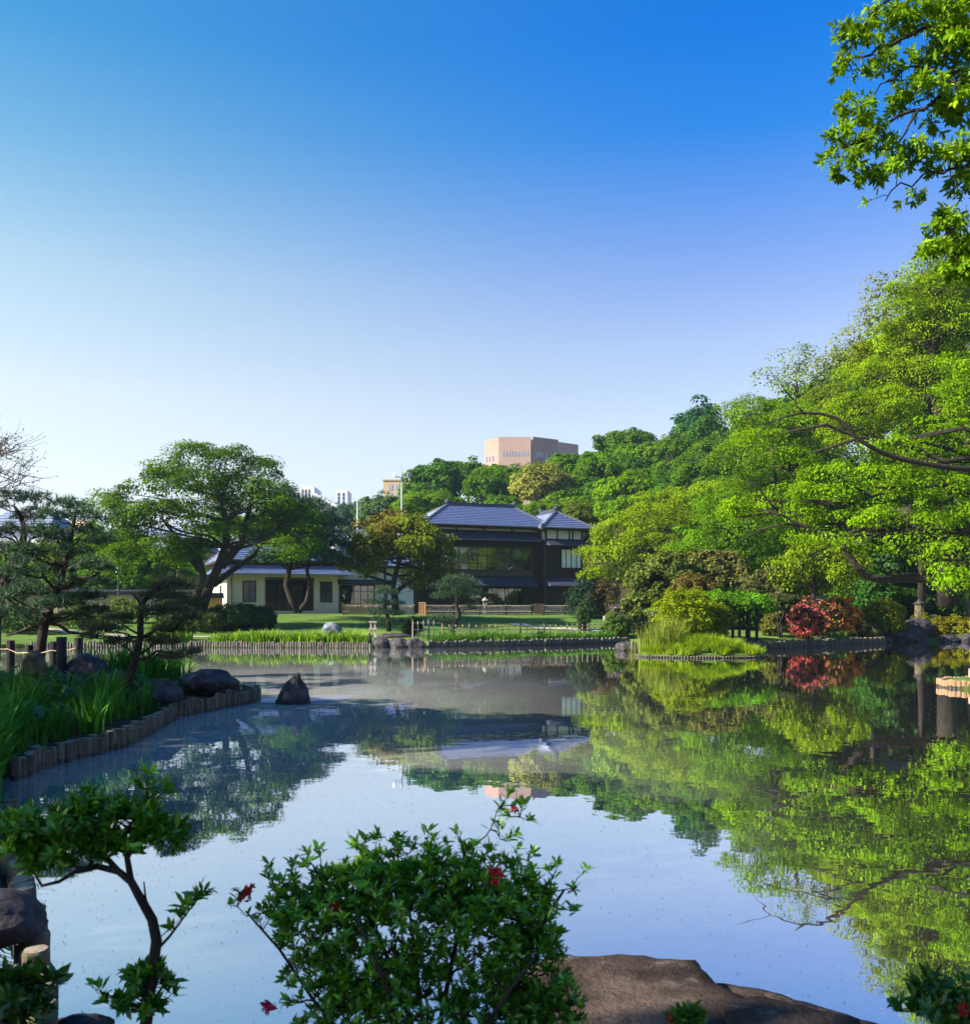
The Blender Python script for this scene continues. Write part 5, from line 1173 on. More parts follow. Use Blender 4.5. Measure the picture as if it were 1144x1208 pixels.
for i, (px, py, rx, ry, D_, c_, lb) in enumerate([(905, 705, 24, 14, 72, (.07, .15, .01), 'green undergrowth bush behind the mushroom shaped tree'), (940, 704, 22, 12, 74, (.10, .19, .01), 'fresh green undergrowth bush behind the coral azaleas'), (1000, 704, 26, 16, 72, (.09, .18, .01), 'green undergrowth bush behind the orange hedge'),
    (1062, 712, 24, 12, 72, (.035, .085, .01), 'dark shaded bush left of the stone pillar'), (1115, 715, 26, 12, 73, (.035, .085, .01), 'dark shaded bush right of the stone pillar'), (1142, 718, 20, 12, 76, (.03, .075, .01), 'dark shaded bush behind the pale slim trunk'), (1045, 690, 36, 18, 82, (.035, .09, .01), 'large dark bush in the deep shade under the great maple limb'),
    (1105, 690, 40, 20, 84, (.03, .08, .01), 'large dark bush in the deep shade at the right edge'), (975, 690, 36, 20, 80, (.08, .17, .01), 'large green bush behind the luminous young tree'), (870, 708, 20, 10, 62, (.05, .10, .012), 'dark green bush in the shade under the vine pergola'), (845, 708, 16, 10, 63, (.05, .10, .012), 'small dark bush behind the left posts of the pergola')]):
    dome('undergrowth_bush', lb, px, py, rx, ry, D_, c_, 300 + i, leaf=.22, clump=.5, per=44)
# hat-roofed stone lantern, pillar lantern and the lantern behind the fence
def lantern(label, px, pyb, pyt, D, wide, seed, name='stone_lantern'):
    p = Vector((fpx(px, D), D, G(fpx(px, D), D))); hgt = fz(pyt, D) - p.z; r = empty(name, p, label, 'stone lantern'); w_ = wide
    m_ = MB(); m_.lathe([(w_ * .55, -.2), (w_ * .55, hgt * .08), (w_ * .32, hgt * .14), (w_ * .28, hgt * .45), (w_ * .5, hgt * .5), (w_ * .52, hgt * .55)], n=12); m_.build('pedestal', M['stone'], r)
    m_ = MB(); z0, z1 = hgt * .551, hgt * .76; q = w_ * .34
    for sx in (-1, 1):
        for sy in (-1, 1): m_.b2((sx * q - .05, sy * q - .05, z0), (sx * q + .05, sy * q + .05, z1))
    m_.b2((-q * .8, -q * .8, z0), (q * .8, q * .8, z0 + .06)); m_.build('fire_box', M['stone'], r)
    m_ = MB(); m_.lathe([(w_ * .95, hgt * .762), (w_, hgt * .79), (w_ * .5, hgt * .9), (w_ * .16, hgt * .95), (w_ * .18, hgt * .98), (.02, hgt * 1.0)], n=6); m_.build('cap', M['stone'], r)
lantern('broad hatted stone lantern behind the coral azaleas', 966, 735, 698, 64, .62, 1)
lantern('grey stone lantern standing behind the twig fence of the timber house', 572, 727, 704, 86, .34, 2)
D = 69; p = Vector((fpx(1084, D), D, G(fpx(1084, D), D))); pl_ = empty('stone_pillar', p, 'pale stone pillar with squat cap in the shade under the great maple limb', 'stone pillar')
m_ = MB(); hh = fz(714, D) - p.z; m_.lathe([(.38, -.3), (.38, .1), (.36, .12), (.32, hh), (.27, hh + .05)], n=9); m_.build('shaft', M['rock_tan'], pl_)
m_ = MB(); m_.lathe([(.40, hh + .052), (.42, hh + .15), (.2, hh + .25), (.1, hh + .4)], n=9); m_.build('cap', M['rock'], pl_)
sb = empty('white_board', gz(716, 70), 'small white notice board on the far lawn beside the lilac azalea', 'sign')
m_ = MB(); m_.b2((-.28, -.03, .25), (.28, .03, 1.0)); m_.build('panel', M['white'], sb); m_ = MB(); m_.b2((-.25, -.02, -.2), (-.19, .028, .248)); m_.b2((.19, -.02, -.2), (.25, .028, .248)); m_.build('leg', M['metal_dark'], sb)
for px, py, D, lb in ((392, 745, 58, 'small black garden spotlight on the far lawn left of the clipped pines'), (711, 727, 69, 'small black garden spotlight near the white notice board'), (637, 738, 60, 'small black garden spotlight behind the low bamboo fence')):
    q = gz(px, D); m_ = MB(); m_.tube([(0, 0, -.1), (0, 0, .2)], .03, n=6); m_.box((0, -.02, .3), (.3, .24, .22), rot=Matrix.Rotation(.4, 3, 'X')); o = m_.build('spotlight', M['metal_dark']); o.location = q; tag(o, lb, 'spotlight')
# rocks on the far side
rock('blue grey boulder on the lawn before the cream house', gz(392, 62) + Vector((0, 0, .2)), (.62, .5, .50), 3, 'rock_blue', tilt=(.2, .15), cat='boulder', name='boulder')
for i, (px, w_, lb) in enumerate([(450, .7, 'dark flat stone in the gap of the far bank edging beside the marker post'), (470, .9, 'middle dark flat stone in the gap of the far bank edging'), (489, .8, 'dark flat stone at the right of the gap in the far bank edging')]):
    rock(lb, P(px, 762, 53.8), (w_ * .75, .5, .42), 10 + i, 'rock', group='dark stones in the gap of the far bank')
rock('long dark low stone under the clipped two tier pine', gz(466, 58.8) + Vector((0, 0, .05)), (1.1, .5, .22), 15, 'rock')
rock('mossy dark stone at the left end of the short log stub', P(738, 764, 50.2), (.55, .4, .32), 16, 'rock')
for i, (px, py, D, s, lb) in enumerate([(1066, 751, 64.5, (1.5, .8, .62), 'big flat topped shore rock at the right end of the azalea lawn'), (1050, 745, 65.5, (.8, .6, .55), 'dark rock leaning behind the flat shore rock'), (1082, 742, 66, (1.0, .7, .8), 'taller dark rock right of the flat shore rock'), (1046, 756, 63.3, (.35, .3, .25), 'small pale stone at the waterline below the azalea lawn'), (1120, 755, 65, (.7, .5, .35), 'low rock at the waterline under the golden mounds'), (1140, 755, 65, (.6, .5, .4), 'low rock at the waterline at the right edge')]):
    rock(lb, P(px, py, D), s, 20 + i, 'rock', group='rocks on the right shore', tilt=(.1, .1))
# pale paths
def path(label, pts, wd):
    V = []; F = []; pp = [Vector((p[0], p[1], 0)) for p in pts]; fine = []
    for a, b in zip(pp, pp[1:]):
        for i in range(12): fine.append(a.lerp(b, i / 12))
    fine.append(pp[-1])
    for i, p in enumerate(fine):
        t = (fine[min(i + 1, len(fine) - 1)] - fine[max(i - 1, 0)]).normalized(); n = Vector((-t.y, t.x, 0))
        for s in (-1, -.33, .33, 1):
            q = p + n * s * wd * (.5 + .06 * math.sin(i * 1.3 + s)); V.append((q.x, q.y, G(q.x, q.y) + .03))
    for i in range(len(fine) - 1):
        for s in range(3): F.append((i * 4 + s, i * 4 + s + 1, i * 4 + s + 5, i * 4 + s + 4))
    me = bpy.data.meshes.new('path'); me.from_pydata(V, [], F); me.materials.append(M['sand']); tag(mobj('path', me), label, kind='structure')
path(None, [(2, 73), (6, 70.5), (10, 70), (14, 73), (17, 80)], 1.3); path(None, [(-13, 59), (-16.5, 58.5), (-21, 60), (-30, 66)], 1.2)

# ------------------------------------------------------------------ reeds and irises
def copies(name, meshes, spots, label, cat, group, color, seed, sc=(.8, 1.2), part=None):
    rnd = random.Random(seed)
    for i, (x, y) in enumerate(spots):
        o = bpy.data.objects.new(name, meshes[i % len(meshes)]); COL.objects.link(o); k = sc[0] + (sc[1] - sc[0]) * rnd.random()
        o.location = (x, y, G(x, y)); o.rotation_euler = (0, 0, rnd.random() * 6.28); o.scale = (k, k, k)
        f = .8 + .4 * rnd.random(); o.color = (color[0] * f * (.9 + .3 * rnd.random()), color[1] * f, color[2] * f, 1)
        tag(o, label, cat, group)
RD = [blade_mesh('reed_clump', 100 + i, 70, .42, .55, .05, .5, 3) for i in range(3)]
rnd = random.Random(7)
sp = [(-14.4 + 8.0 * i / 33 + rnd.gauss(0, .1), 54.35 - .9 * i / 33 + .15 + abs(rnd.gauss(0, .35))) for i in range(34) if not (.72 < i / 33 < .78)]
copies('reed_clump', RD, sp, 'bright green iris clump in the long bed on the far bank before the cream house', 'iris', 'irises before the cream house', (.16, .31, .012), 1, (.9, 1.5))
sp = []
for i in range(56):
    t = i / 55; sp.append((-2.4 + 10.9 * t + rnd.gauss(0, .1) - .15, 55.1 + 8.4 * t + abs(rnd.gauss(0, .35)) - (.35 if t > .3 else 0)))
copies('reed_clump', RD, sp, 'green iris clump between the log edging and the low bamboo fence on the far bank', 'iris', 'irises below the bamboo fence', (.07, .20, .012), 2, (.7, 1.1))
copies('reed_clump', RD, [(-17.2, 55.2), (-17.0, 54.7), (-16.6, 55.0)], 'tall bright green reed clump left of the long iris bed on the far bank', 'reeds', 'tall reeds left of the iris bed', (.12, .25, .025), 3, (1.9, 2.3))
copies('reed_clump', RD, [(19.6, 58.3), (20.1, 58.8), (20.6, 59.2)], 'pale green reed clump at the waterline near the shore rocks', 'reeds', 'reeds by the shore rocks', (.10, .19, .035), 4, (.9, 1.3))
RT = [blade_mesh('reed_clump', 120 + i, 60, .3, 1.2, .022, .35, 4) for i in range(3)]
SG = [blade_mesh('grass_tuft', 110 + i, 130, .35, .42, .022, .75, 3) for i in range(3)]
sp = []
while len(sp) < 120:
    a = rnd.random() * 6.28; r = math.sqrt(rnd.random()); x, y = ISL[0] + math.cos(a) * r * 2.4, ISL[1] + math.sin(a) * r * 1.45; sp.append((x, y))
copies('grass_tuft', SG, sp, 'lush bright grass tuft on the reed island', 'grass', 'grass tufts on the reed island', (.23, .37, .007), 5, (.8, 1.3))
for o in [o for o in bpy.data.objects if o.get('group') == 'grass tufts on the reed island']:
    q = math.hypot((o.location.x - ISL[0] + .5) / 2.6, (o.location.y - ISL[1]) / 1.7); f = .78 + .45 * max(0, 1 - q); o.scale = (o.scale[0] * f, o.scale[1] * f, o.scale[2] * f)
sp = [(7.5 + rnd.gauss(0, .55), 43.9 + rnd.gauss(0, .45)) for i in range(22)]
copies('reed_clump', RT, sp, 'tall fine pale green reed clump on the left half of the reed island', 'reeds', 'tall reeds on the reed island', (.19, .26, .03), 6, (.8, 1.25))
dome('mound_shrub', 'rounded yellow green mound just behind the reed island', 806, 720, 30, 22, 50.6, (.23, .31, .006), 95, leaf=.1, clump=.26, per=44, lobes=[(-.2, 0, 0, .8, .8, .95), (.45, 0, .1, .65, .7, .8)])
dome('mound_shrub', 'olive mound with golden tips beside the stem of the pergola vine', 842, 726, 17, 14, 51.8, (.19, .215, .010), 96, leaf=.1, clump=.24)
# near left bank
IR = [blade_mesh('iris_clump', 130 + i, 36, .20, .85, .046, .5, 6) for i in range(4)]
sp = []
poly_left = [(-5.35, 11.6), (-5.2, 14.4), (-5.5, 16.4), (-5.8, 18)]
for i in range(60):
    t = rnd.random(); y = 10.4 + 8.2 * t
    xe = np.interp(y, [10.2, 11.5, 12.4, 14.4, 16.4, 17.9, 19.4], [-4.9, -5.5, -5.55, -5.25, -5.5, -5.75, -5.6]); sp.append((xe - .12 - abs(rnd.gauss(0, 1.0)), y))
copies('iris_clump', IR, [s for s in sp if not (17.2 < s[1] < 18.6 and s[0] > -6.4)], 'long leaved green iris clump in the near left bed behind the log stakes', 'iris', 'irises in the near left bed', (.050, .195, .012), 8, (.5, .9))
sp = [(-6.4 - rnd.random() * 2.0, 21.0 + rnd.random() * 2.0) for _ in range(16)]
copies('iris_clump', IR, sp, 'iris clump behind the long dark boulder at the tip of the left bank', 'iris', 'irises behind the long boulder', (.04, .21, .014), 9, (.9, 1.2))
sp = [(-4.15, 7.9), (-4.5, 8.3), (-4.5, 8.9), (-4.75, 9.3), (-4.95, 9.7), (-5.0, 8.6), (-4.3, 7.3), (-4.8, 7.8), (-5.2, 10.1), (-5.5, 11.0), (-5.7, 11.8), (-5.3, 10.7), (-4.6, 8.6), (-4.75, 9.0), (-3.9, 7.4), (-5.9, 12.4), (-6.1, 13.2)]
copies('iris_clump', IR, sp, 'tall iris clump at the left edge of the picture above the corner boulder', 'iris', 'tall irises at the left edge', (.04, .19, .014), 10, (1.0, 1.35))
HO = []
rng = np.random.default_rng(90)
for i in range(3):
    n = 46; a = rng.random(n) * 6.28; r = np.sqrt(rng.random(n)) * .32; C = np.stack([np.cos(a) * r, np.sin(a) * r, .06 + .16 * rng.random(n)], -1)
    HO.append(leaves('ground_leaves', C, np.stack([np.cos(a) * .5, np.sin(a) * .5, np.full(n, 1.)], -1) + rng.normal(size=(n, 3)) * .25, np.stack([np.cos(a), np.sin(a), np.full(n, -.2)], -1), .15 + .08 * rng.random(n), 'leaf', M['leaf_near']))
sp = [(-6.0 - rnd.random() * 3.2, 13 + rnd.random() * 7) for _ in range(46)] + [(-6.2 - rnd.random() * 6, 20 + rnd.random() * 7) for _ in range(40)]
sp = [q for q in sp if float(sdist(np.array([q[0]]), np.array([q[1]]))[0]) > .3]
copies('ground_plant', HO, sp, 'low broad leaved plant covering the ground of the left bed', 'plant', 'low plants of the left bed', (.06, .15, .04), 11, (.8, 1.6))
GT = [blade_mesh('grass_tuft', 140 + i, 120, .4, .26, .016, .8, 3) for i in range(3)]
sp = [(-5.9 - abs(rnd.gauss(0, 2.2)), 11 + rnd.random() * 17) for _ in range(190)]
sp = [q for q in sp if float(sdist(np.array([q[0]]), np.array([q[1]]))[0]) > .3]
copies('grass_tuft', GT, sp, 'small grass tuft among the plants of the left bed', 'grass', 'grass tufts of the left bed', (.05, .12, .022), 12, (.7, 1.3))
# rocks, posts and rope on the left bank
rock('long dark boulder resting on the log edging at the tip of the left bank', (-5.62, 20.6, .44), (.62, .5, .30), 41, 'rock', rz=.15, planes=12, cat='boulder', name='boulder')
rock('rounded dark boulder overhanging the log stakes of the left bank', (-5.75, 18.0, .42), (.40, .42, .30), 42, 'rock', planes=8, cat='boulder', name='boulder')
rock('pointed dark rock standing alone in the pond off the left bank', (-3.98, 21.1, .16), (.40, .34, .46), 49, 'rock', rz=.0, planes=10, sharp=.75, taper=.42, lean=.25)
rock('dark grey brown boulder behind the near left irises', (-8.05, 20.6, .62), (.46, .42, .42), 44, 'rock', planes=10, cat='boulder', name='boulder')
rock('upright tan leaning stone beside the dark post on the left bank', (-8.75, 19.7, .66), (.27, .24, .52), 45, 'rock_tan', planes=14, tilt=(0, .18), sharp=.55)
rock('big dark boulder at the lower left corner on the pond edge', (-2.56, 5.25, .30), (.31, .30, .15), 46, 'rock_black', planes=8, cat='boulder', name='boulder')
rock('half hidden dark rock at the water edge under the lower left leaves', (-2.13, 4.75, .03), (.10, .15, .13), 47, 'rock_black')
rock('small dark stone breaking the water at the bottom left', (-1.83, 4.62, .02), (.14, .10, .06), 48, 'rock_black')
rp = empty('rope_fence', (-10.5, 24.2, G(-10.5, 24.2)), 'low fence of dark charred posts and wire at the left edge under the pines', 'fence')
o = Vector(rp.location); pp_ = [(12, 25.5, .85), (34, 25.0, .75), (63, 24.5, .85), (92, 24.0, .95), (72, 20.4, .98)]; tops = []
for px, D, hh in pp_:
    g_ = gz(px, D); m_ = MB(); m_.tube([g_ - o + Vector((0, 0, -.3)), g_ - o + Vector((.02, 0, hh))], [.11, .10], n=10); m_.build('post', M['dark_post'], rp); tops.append(g_ - o + Vector((0, -.11, hh * .75)))
m_ = MB(); 
for a, b in zip([tops[0] - Vector((3, -1, 0))] + tops[:3], tops[:4]): m_.tube([a, (a + b) / 2 - Vector((0, 0, .05)), b], .012, n=5)
m_.build('rope', M['bamboo'], rp)
# left pines
D = 25.0; b = gz(47, D)
pine('pine_tree', 'dark layered black pine with thick upright trunk on the near left bank', b, D,
     [(46, 790), (48, 765), (53, 735), (60, 712), (68, 695), (76, 670), (82, 645), (86, 622), (89, 608)], [.14, .128, .115, .11, .10, .085, .07, .055, .035],
     [(82, 598, 20, 7), (104, 612, 20, 9), (62, 610, 16, 7), (118, 640, 16, 10), (55, 630, 22, 9), (88, 652, 20, 8), (48, 655, 22, 8), (108, 668, 20, 8), (66, 674, 24, 7), (28, 676, 22, 8), (92, 690, 22, 8), (45, 700, 26, 8), (104, 705, 20, 6), (76, 712, 22, 8), (20, 722, 22, 8), (42, 730, 20, 7), (120, 690, 14, 6), (70, 640, 18, 8), (30, 650, 18, 8), (100, 628, 16, 7), (60, 715, 24, 7), (12, 706, 20, 8), (122, 672, 14, 7), (84, 730, 20, 6), (110, 722, 18, 6)],
     (.045, .095, .045), 24, tuft=.17, per=10, dens=2.6, flat=1.6, spread=.7, nb=5, extra_px=[([(56, 735), (70, 737), (82, 746), (100, 748)], .06, .03), ([(54, 740), (40, 738), (25, 745), (8, 750)], .06, .025)])
D = 28.0; b = gz(-6, D)
pine('pine_tree', 'leaning bare topped pine with twisted trunk cut by the left edge', b, D,
     [(-6, 780), (-4, 730), (2, 700), (14, 665), (26, 645), (30, 625), (24, 608), (18, 598)], [.15, .14, .13, .115, .1, .085, .06, .04],
     [(16, 588, 22, 7), (44, 590, 20, 7), (2, 598, 12, 6), (46, 604, 14, 5), (10, 626, 14, 7), (48, 632, 16, 7), (2, 650, 14, 8), (8, 680, 18, 9), (30, 690, 18, 8), (-4, 700, 16, 9), (26, 662, 16, 8), (-2, 630, 14, 8), (30, 612, 16, 6), (4, 725, 20, 8)],
     (.055, .092, .06), 25, tuft=.17, per=9, dens=1.9, flat=1.6, spread=.7, nb=7)
D = 28.0; b = gz(-40, D); rng = np.random.default_rng(26)
bt = empty('bare_tree', b, 'bare twiggy treetop poking in at the left edge above the pines', 'tree'); m_ = MB()
tr = px_path([(-40, 780), (-44, 700), (-40, 620), (-36, 570), (-30, 540)], D, b); m_.tube(tr, [.2, .17, .13, .09, .04], n=8)
TW = []
for e in [(18, 545), (28, 552), (32, 562), (8, 536), (24, 570), (14, 558), (2, 524), (34, 555), (-10, 520), (20, 534)]:
    s = tr[2 + int(rng.integers(0, 3))]; q = wiggle(rng, s, P(e[0], e[1], D + rng.normal() * .6) - b, 6, .08, .08); m_.tube(q, [.032, .027, .022, .017, .012, .008, .004], n=5)
    for _ in range(14):
        a = q[2 + int(rng.integers(0, 5))]; w_ = wiggle(rng, a, a + Vector((.5 * rng.normal() + .2, .4 * rng.normal(), .2 + .3 * rng.normal())), 3, .12); m_.tube(w_, [.009, .007, .005, .003], n=4, cap=False); TW += w_[1:]
m_.build('trunk', M['bark'], bt, smooth=True)
TW = np.array([tuple(TW[int(i)]) for i in rng.integers(0, len(TW), 420)]) + rng.normal(size=(420, 3)) * .035; mobj('crown', leaves('crown', TW, rng.normal(size=TW.shape), rng.normal(size=TW.shape), np.full(420, .06), 'diamond', M['leaf']), bt, (.12, .12, .06))
D = 18.4; b = gz(152, D)
pine('pine_tree', 'small leaning pine with grey broken top among the near left irises', b, D,
     [(146, 822), (153, 800), (160, 778), (166, 752), (166, 728), (170, 710), (178, 700), (188, 690), (196, 684)], [.085, .075, .068, .062, .055, .046, .04, .03, .02],
     [(208, 692, 24, 11), (192, 706, 24, 9), (218, 714, 18, 9), (196, 722, 26, 8), (142, 730, 18, 5), (124, 744, 20, 6), (206, 744, 26, 7), (192, 758, 22, 6), (142, 758, 18, 5), (222, 770, 14, 5), (204, 776, 16, 4), (108, 752, 12, 5), (222, 732, 14, 6)],
     (.085, .108, .042), 27, tuft=.13, per=10, dens=2.4, flat=1.5, spread=.45, nb=5, extra_px=[([(168, 716), (162, 706), (156, 700)], .03, .012), ([(176, 702), (186, 696), (196, 691), (210, 683)], .03, .01)])

# trees that stand left of the picture and shade the near bank
SH = proto(16, 8, clump=.24, per=42)
for i, (x, y, z, r, ry) in enumerate([(-13.5, 6.0, 6.5, 3.4, 3.4), (-16.5, 11.5, 7.5, 4.2, 3.8), (-10.5, -3.9, 6.8, 3.7, 3.6), (-17.3, 16.6, 6.0, 3.7, 3.3)]):
    me, tm = SH; z0 = G(x, y); q = empty('shade_tree', (x, y, z0), ['round leafy tree left of the picture beside the corner boulder', 'round leafy tree left of the picture beside the iris bed', 'round leafy tree behind the viewer at left', 'lower round leafy tree left of the picture beside the tan stone'][i], 'tree', i * 1.3, 'trees standing left of the picture')
    c = mobj('crown', me, q, (.05, .11, .02)); c.location = (0, 0, z - z0); c.scale = (r, r, ry); t = mobj('trunk', tm, q); t.location = (0, 0, z - z0); t.scale = (r * .7, r * .7, (z - z0 + .3) / 1.9)

# ------------------------------------------------------------------ right promontory
pr = empty('stone_planter', (12.22, 25.6, 0), 'round terrace of warm lit logs and stone jutting into the pond at the right edge', 'terrace')
m_ = MB(); m_.lathe([(1.02, -.5), (1.02, .15), (.98, .17), (.2, .18)], c=(.42, .1, 0), n=28); m_.build('deck', M['soil'], pr)
rnd = random.Random(3); lm = log_mesh(.13, .20, 'log_warm', 1); a = 0.0
for a in np.linspace(R(80), R(350), 40):
    o = bpy.data.objects.new('log', lm); COL.objects.link(o); o.parent = pr; o.location = (.42 + 1.08 * math.cos(a), .1 + 1.08 * math.sin(a), rnd.gauss(0, .012)); o.rotation_euler = (0, 0, rnd.random() * 6)
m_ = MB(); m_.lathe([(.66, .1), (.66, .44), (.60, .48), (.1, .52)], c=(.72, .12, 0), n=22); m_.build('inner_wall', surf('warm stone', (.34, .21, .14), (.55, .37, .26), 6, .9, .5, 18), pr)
copies('grass_tuft', GT, [(12.8, 25.5), (13.1, 25.7), (12.9, 26.0), (13.25, 25.3)], 'small grass tuft on top of the round terrace at the right edge', 'grass', 'grass on the round terrace', (.12, .15, .04), 13, (.6, 1))
for o in [o for o in bpy.data.objects if o.get('group') == 'grass on the round terrace']: o.location.z = .48

# ------------------------------------------------------------------ slabs at the near edge
def flat_slab(label, pts, zt, th, seed, nx=46):
    """flagstone with an uneven edge and worn top"""
    rnd = random.Random(seed); c = Vector((sum(p[0] for p in pts) / len(pts), sum(p[1] for p in pts) / len(pts), 0)); ring = []
    for i, p in enumerate(pts):
        q = pts[(i + 1) % len(pts)]; n_ = max(2, int(math.hypot(q[0] - p[0], q[1] - p[1]) / .05))
        for j in range(n_):
            t = j / n_; ring.append(Vector((p[0] + (q[0] - p[0]) * t + rnd.gauss(0, .006), p[1] + (q[1] - p[1]) * t + rnd.gauss(0, .006), 0)))
    V = []; F = []; n_ = len(ring); lev = [(1.0, -th), (1.0, -th * .5), (.995, -.02), (.975, -.004), (.8, 0), (.5, .0), (.2, 0)]
    for s, dz in lev:
        for p in ring:
            q = c + (p - c) * s; V.append((q.x, q.y, zt + dz + (.006 * noise.noise(Vector((q.x * 3, q.y * 3, seed))) + .006 * noise.noise(Vector((q.x * 11, q.y * 11, seed)))) * (1 if dz > -.1 else 0) + (.02 * noise.noise(Vector((q.x * 5, q.y * 5, 9))) if -th < dz < -.03 else 0)))
    for l in range(len(lev) - 1):
        for i in range(n_): F.append((l * n_ + i, l * n_ + (i + 1) % n_, (l + 1) * n_ + (i + 1) % n_, (l + 1) * n_ + i))
    V.append((c.x, c.y, zt)); k_ = len(V) - 1
    for i in range(n_): F.append(((len(lev) - 1) * n_ + i, (len(lev) - 1) * n_ + (i + 1) % n_, k_))
    me = bpy.data.meshes.new('stone_slab'); me.from_pydata(V, [], F); me.materials.append(M['slab']); me.polygons.foreach_set('use_smooth', [True] * len(F))
    tag(mobj('stone_slab', me), label, 'stone slab', 'flat stones at the near water edge')
flat_slab('broad reddish brown flagstone at the near water edge right of the azalea bush', [(.28, 4.62), (.62, 4.66), (.95, 4.58), (.98, 4.30), (1.05, 4.12), (.85, 3.6), (.1, 3.6), (.1, 4.3)], .34, .5, 1)
flat_slab('dark outer flagstone running down to the right along the water', [(1.0, 4.50), (1.2, 4.42), (1.55, 4.05), (1.9, 3.72), (1.9, 3.3), (1.0, 3.4), (1.06, 4.1), (.995, 4.3)], .27, .5, 2)
flat_slab('lighter small flagstone wedged in front of the dark one', [(.92, 4.03), (1.08, 4.08), (1.42, 3.86), (1.40, 3.7), (1.2, 3.55), (.9, 3.62)], .365, .3, 3)

# ------------------------------------------------------------------ foreground shrubs and the overhanging branches
def twig_shrub(name, label, cat, base, stems, lobes, ntw, leaf, color, seed, tips=(), whorl=8, flowers=None, up=.6, stem_r=.012, mt='leaf_near', aspect='leaf', spread=1.0, flname='flower', young=None, bark='bark', droop=0.0, inner=.25):
    """woody shrub: stems, forked twigs, and a rosette of leaves at every twig end and along the last part of the twig"""
    rng = np.random.default_rng(seed); root = empty(name, base, label, cat); mb = MB(); b = Vector(base)
    SP = []
    for pts, r0, r1 in stems:
        mb.tube(pts, [r0 + (r1 - r0) * i / (len(pts) - 1) for i in range(len(pts))], n=8); 
        for i in range(len(pts) - 1):
            for t in (0, .5): SP.append((Vector(pts[i]).lerp(Vector(pts[i + 1]), t), r0 + (r1 - r0) * (i + t) / (len(pts) - 1)))
    ends = []; L = np.array([l for l in lobes]); ar = L[:, 3] * L[:, 5]; pr_ = ar / ar.sum()
    for j in rng.choice(len(lobes), ntw, p=pr_):
        l = L[j]; d = unit(rng.normal(size=3)); 
        if d[2] < -.5: d[2] *= -.5
        ends.append((Vector(l[:3] + d * l[3:6] * (inner + (1 - inner) * rng.random() ** .4)), Vector(d), 1.0))
    ends += [(Vector(p), Vector((0, 0, 1)), 1.15) for p in tips]
    C = []; Nn = []; T = []; Sz = []; Yg = []
    nodes = list(SP)
    for e, d, sc in ends:
        k_ = min(range(len(nodes)), key=lambda i: (nodes[i][0] - e).length_squared + (.004 if nodes[i][0].z > e.z else 0) + .0012 * rng.random())
        s, r0 = nodes[k_]; r0 = min(r0 * .7, stem_r); r0 = max(r0, .0026); path_ = wiggle(rng, s, e, 4, .10, -.05 if not droop else .05)
        mb.tube(path_, [r0, r0 * .85, r0 * .75, r0 * .6, r0 * .45], n=5, cap=False)
        for q in (2, 3): nodes.append((path_[q], r0 * (.8 - .1 * q)))
        ax = (path_[-1] - path_[-3]).normalized(); ax = (ax + Vector((0, 0, up)) + d * .35).normalized()
        young_ = young is not None and rng.random() < (.12 + .5 * max(0, d.z)); u = ax.orthogonal().normalized(); w_ = ax.cross(u); nl = whorl + int(rng.integers(-2, 3)); ph = rng.random() * 6.28
        for i in range(nl + 7):
            a = ph + i * 2.4; el = rng.uniform(.45, 1.7) if i < nl else rng.uniform(.1, .9); dr = (u * math.cos(a) + w_ * math.sin(a)) * spread + ax * el; dr.normalize()
            o_ = e if i < nl else path_[-1].lerp(path_[-3 if i - nl > 4 else -2], (i - nl + 1) / 7); s_ = leaf * sc * rng.uniform(.5, 1.2)
            dr = (dr + Vector((0, 0, -droop))).normalized()
            Yg.append(young_ and i < nl); C.append(o_ + dr * s_ * .52); T.append(dr); Nn.append(ax - dr * ax.dot(dr) + Vector(rng.normal(size=3)) * .3); Sz.append(s_)
    mb.build('stem', M[bark], root, smooth=True)
    C, Nn, T, Sz, Yg = np.array(C), np.array(Nn), np.array(T), np.array(Sz), np.array(Yg, bool)
    mobj('leaves', leaves('leaves', C[~Yg], Nn[~Yg], T[~Yg], Sz[~Yg], aspect, M[mt]), root, color)
    if Yg.any(): mobj('young_leaves', leaves('young_leaves', C[Yg], Nn[Yg], T[Yg], Sz[Yg], aspect, M[mt]), root, young)
    if flowers:
        for p, s_, colr in flowers:
            n = 22; e = unit(rng.normal(size=(n, 3)) + np.array([0, -.3, .4])); o_ = mobj(flname, leaves(flname, np.array(p) + e * s_ * .45, unit(rng.normal(size=(n, 3)) + e), e, np.full(n, s_) * rng.uniform(.6, 1.1, n), 'leaf', M['petal']), root, colr)
    return root
RED = (.45, .025, .03)
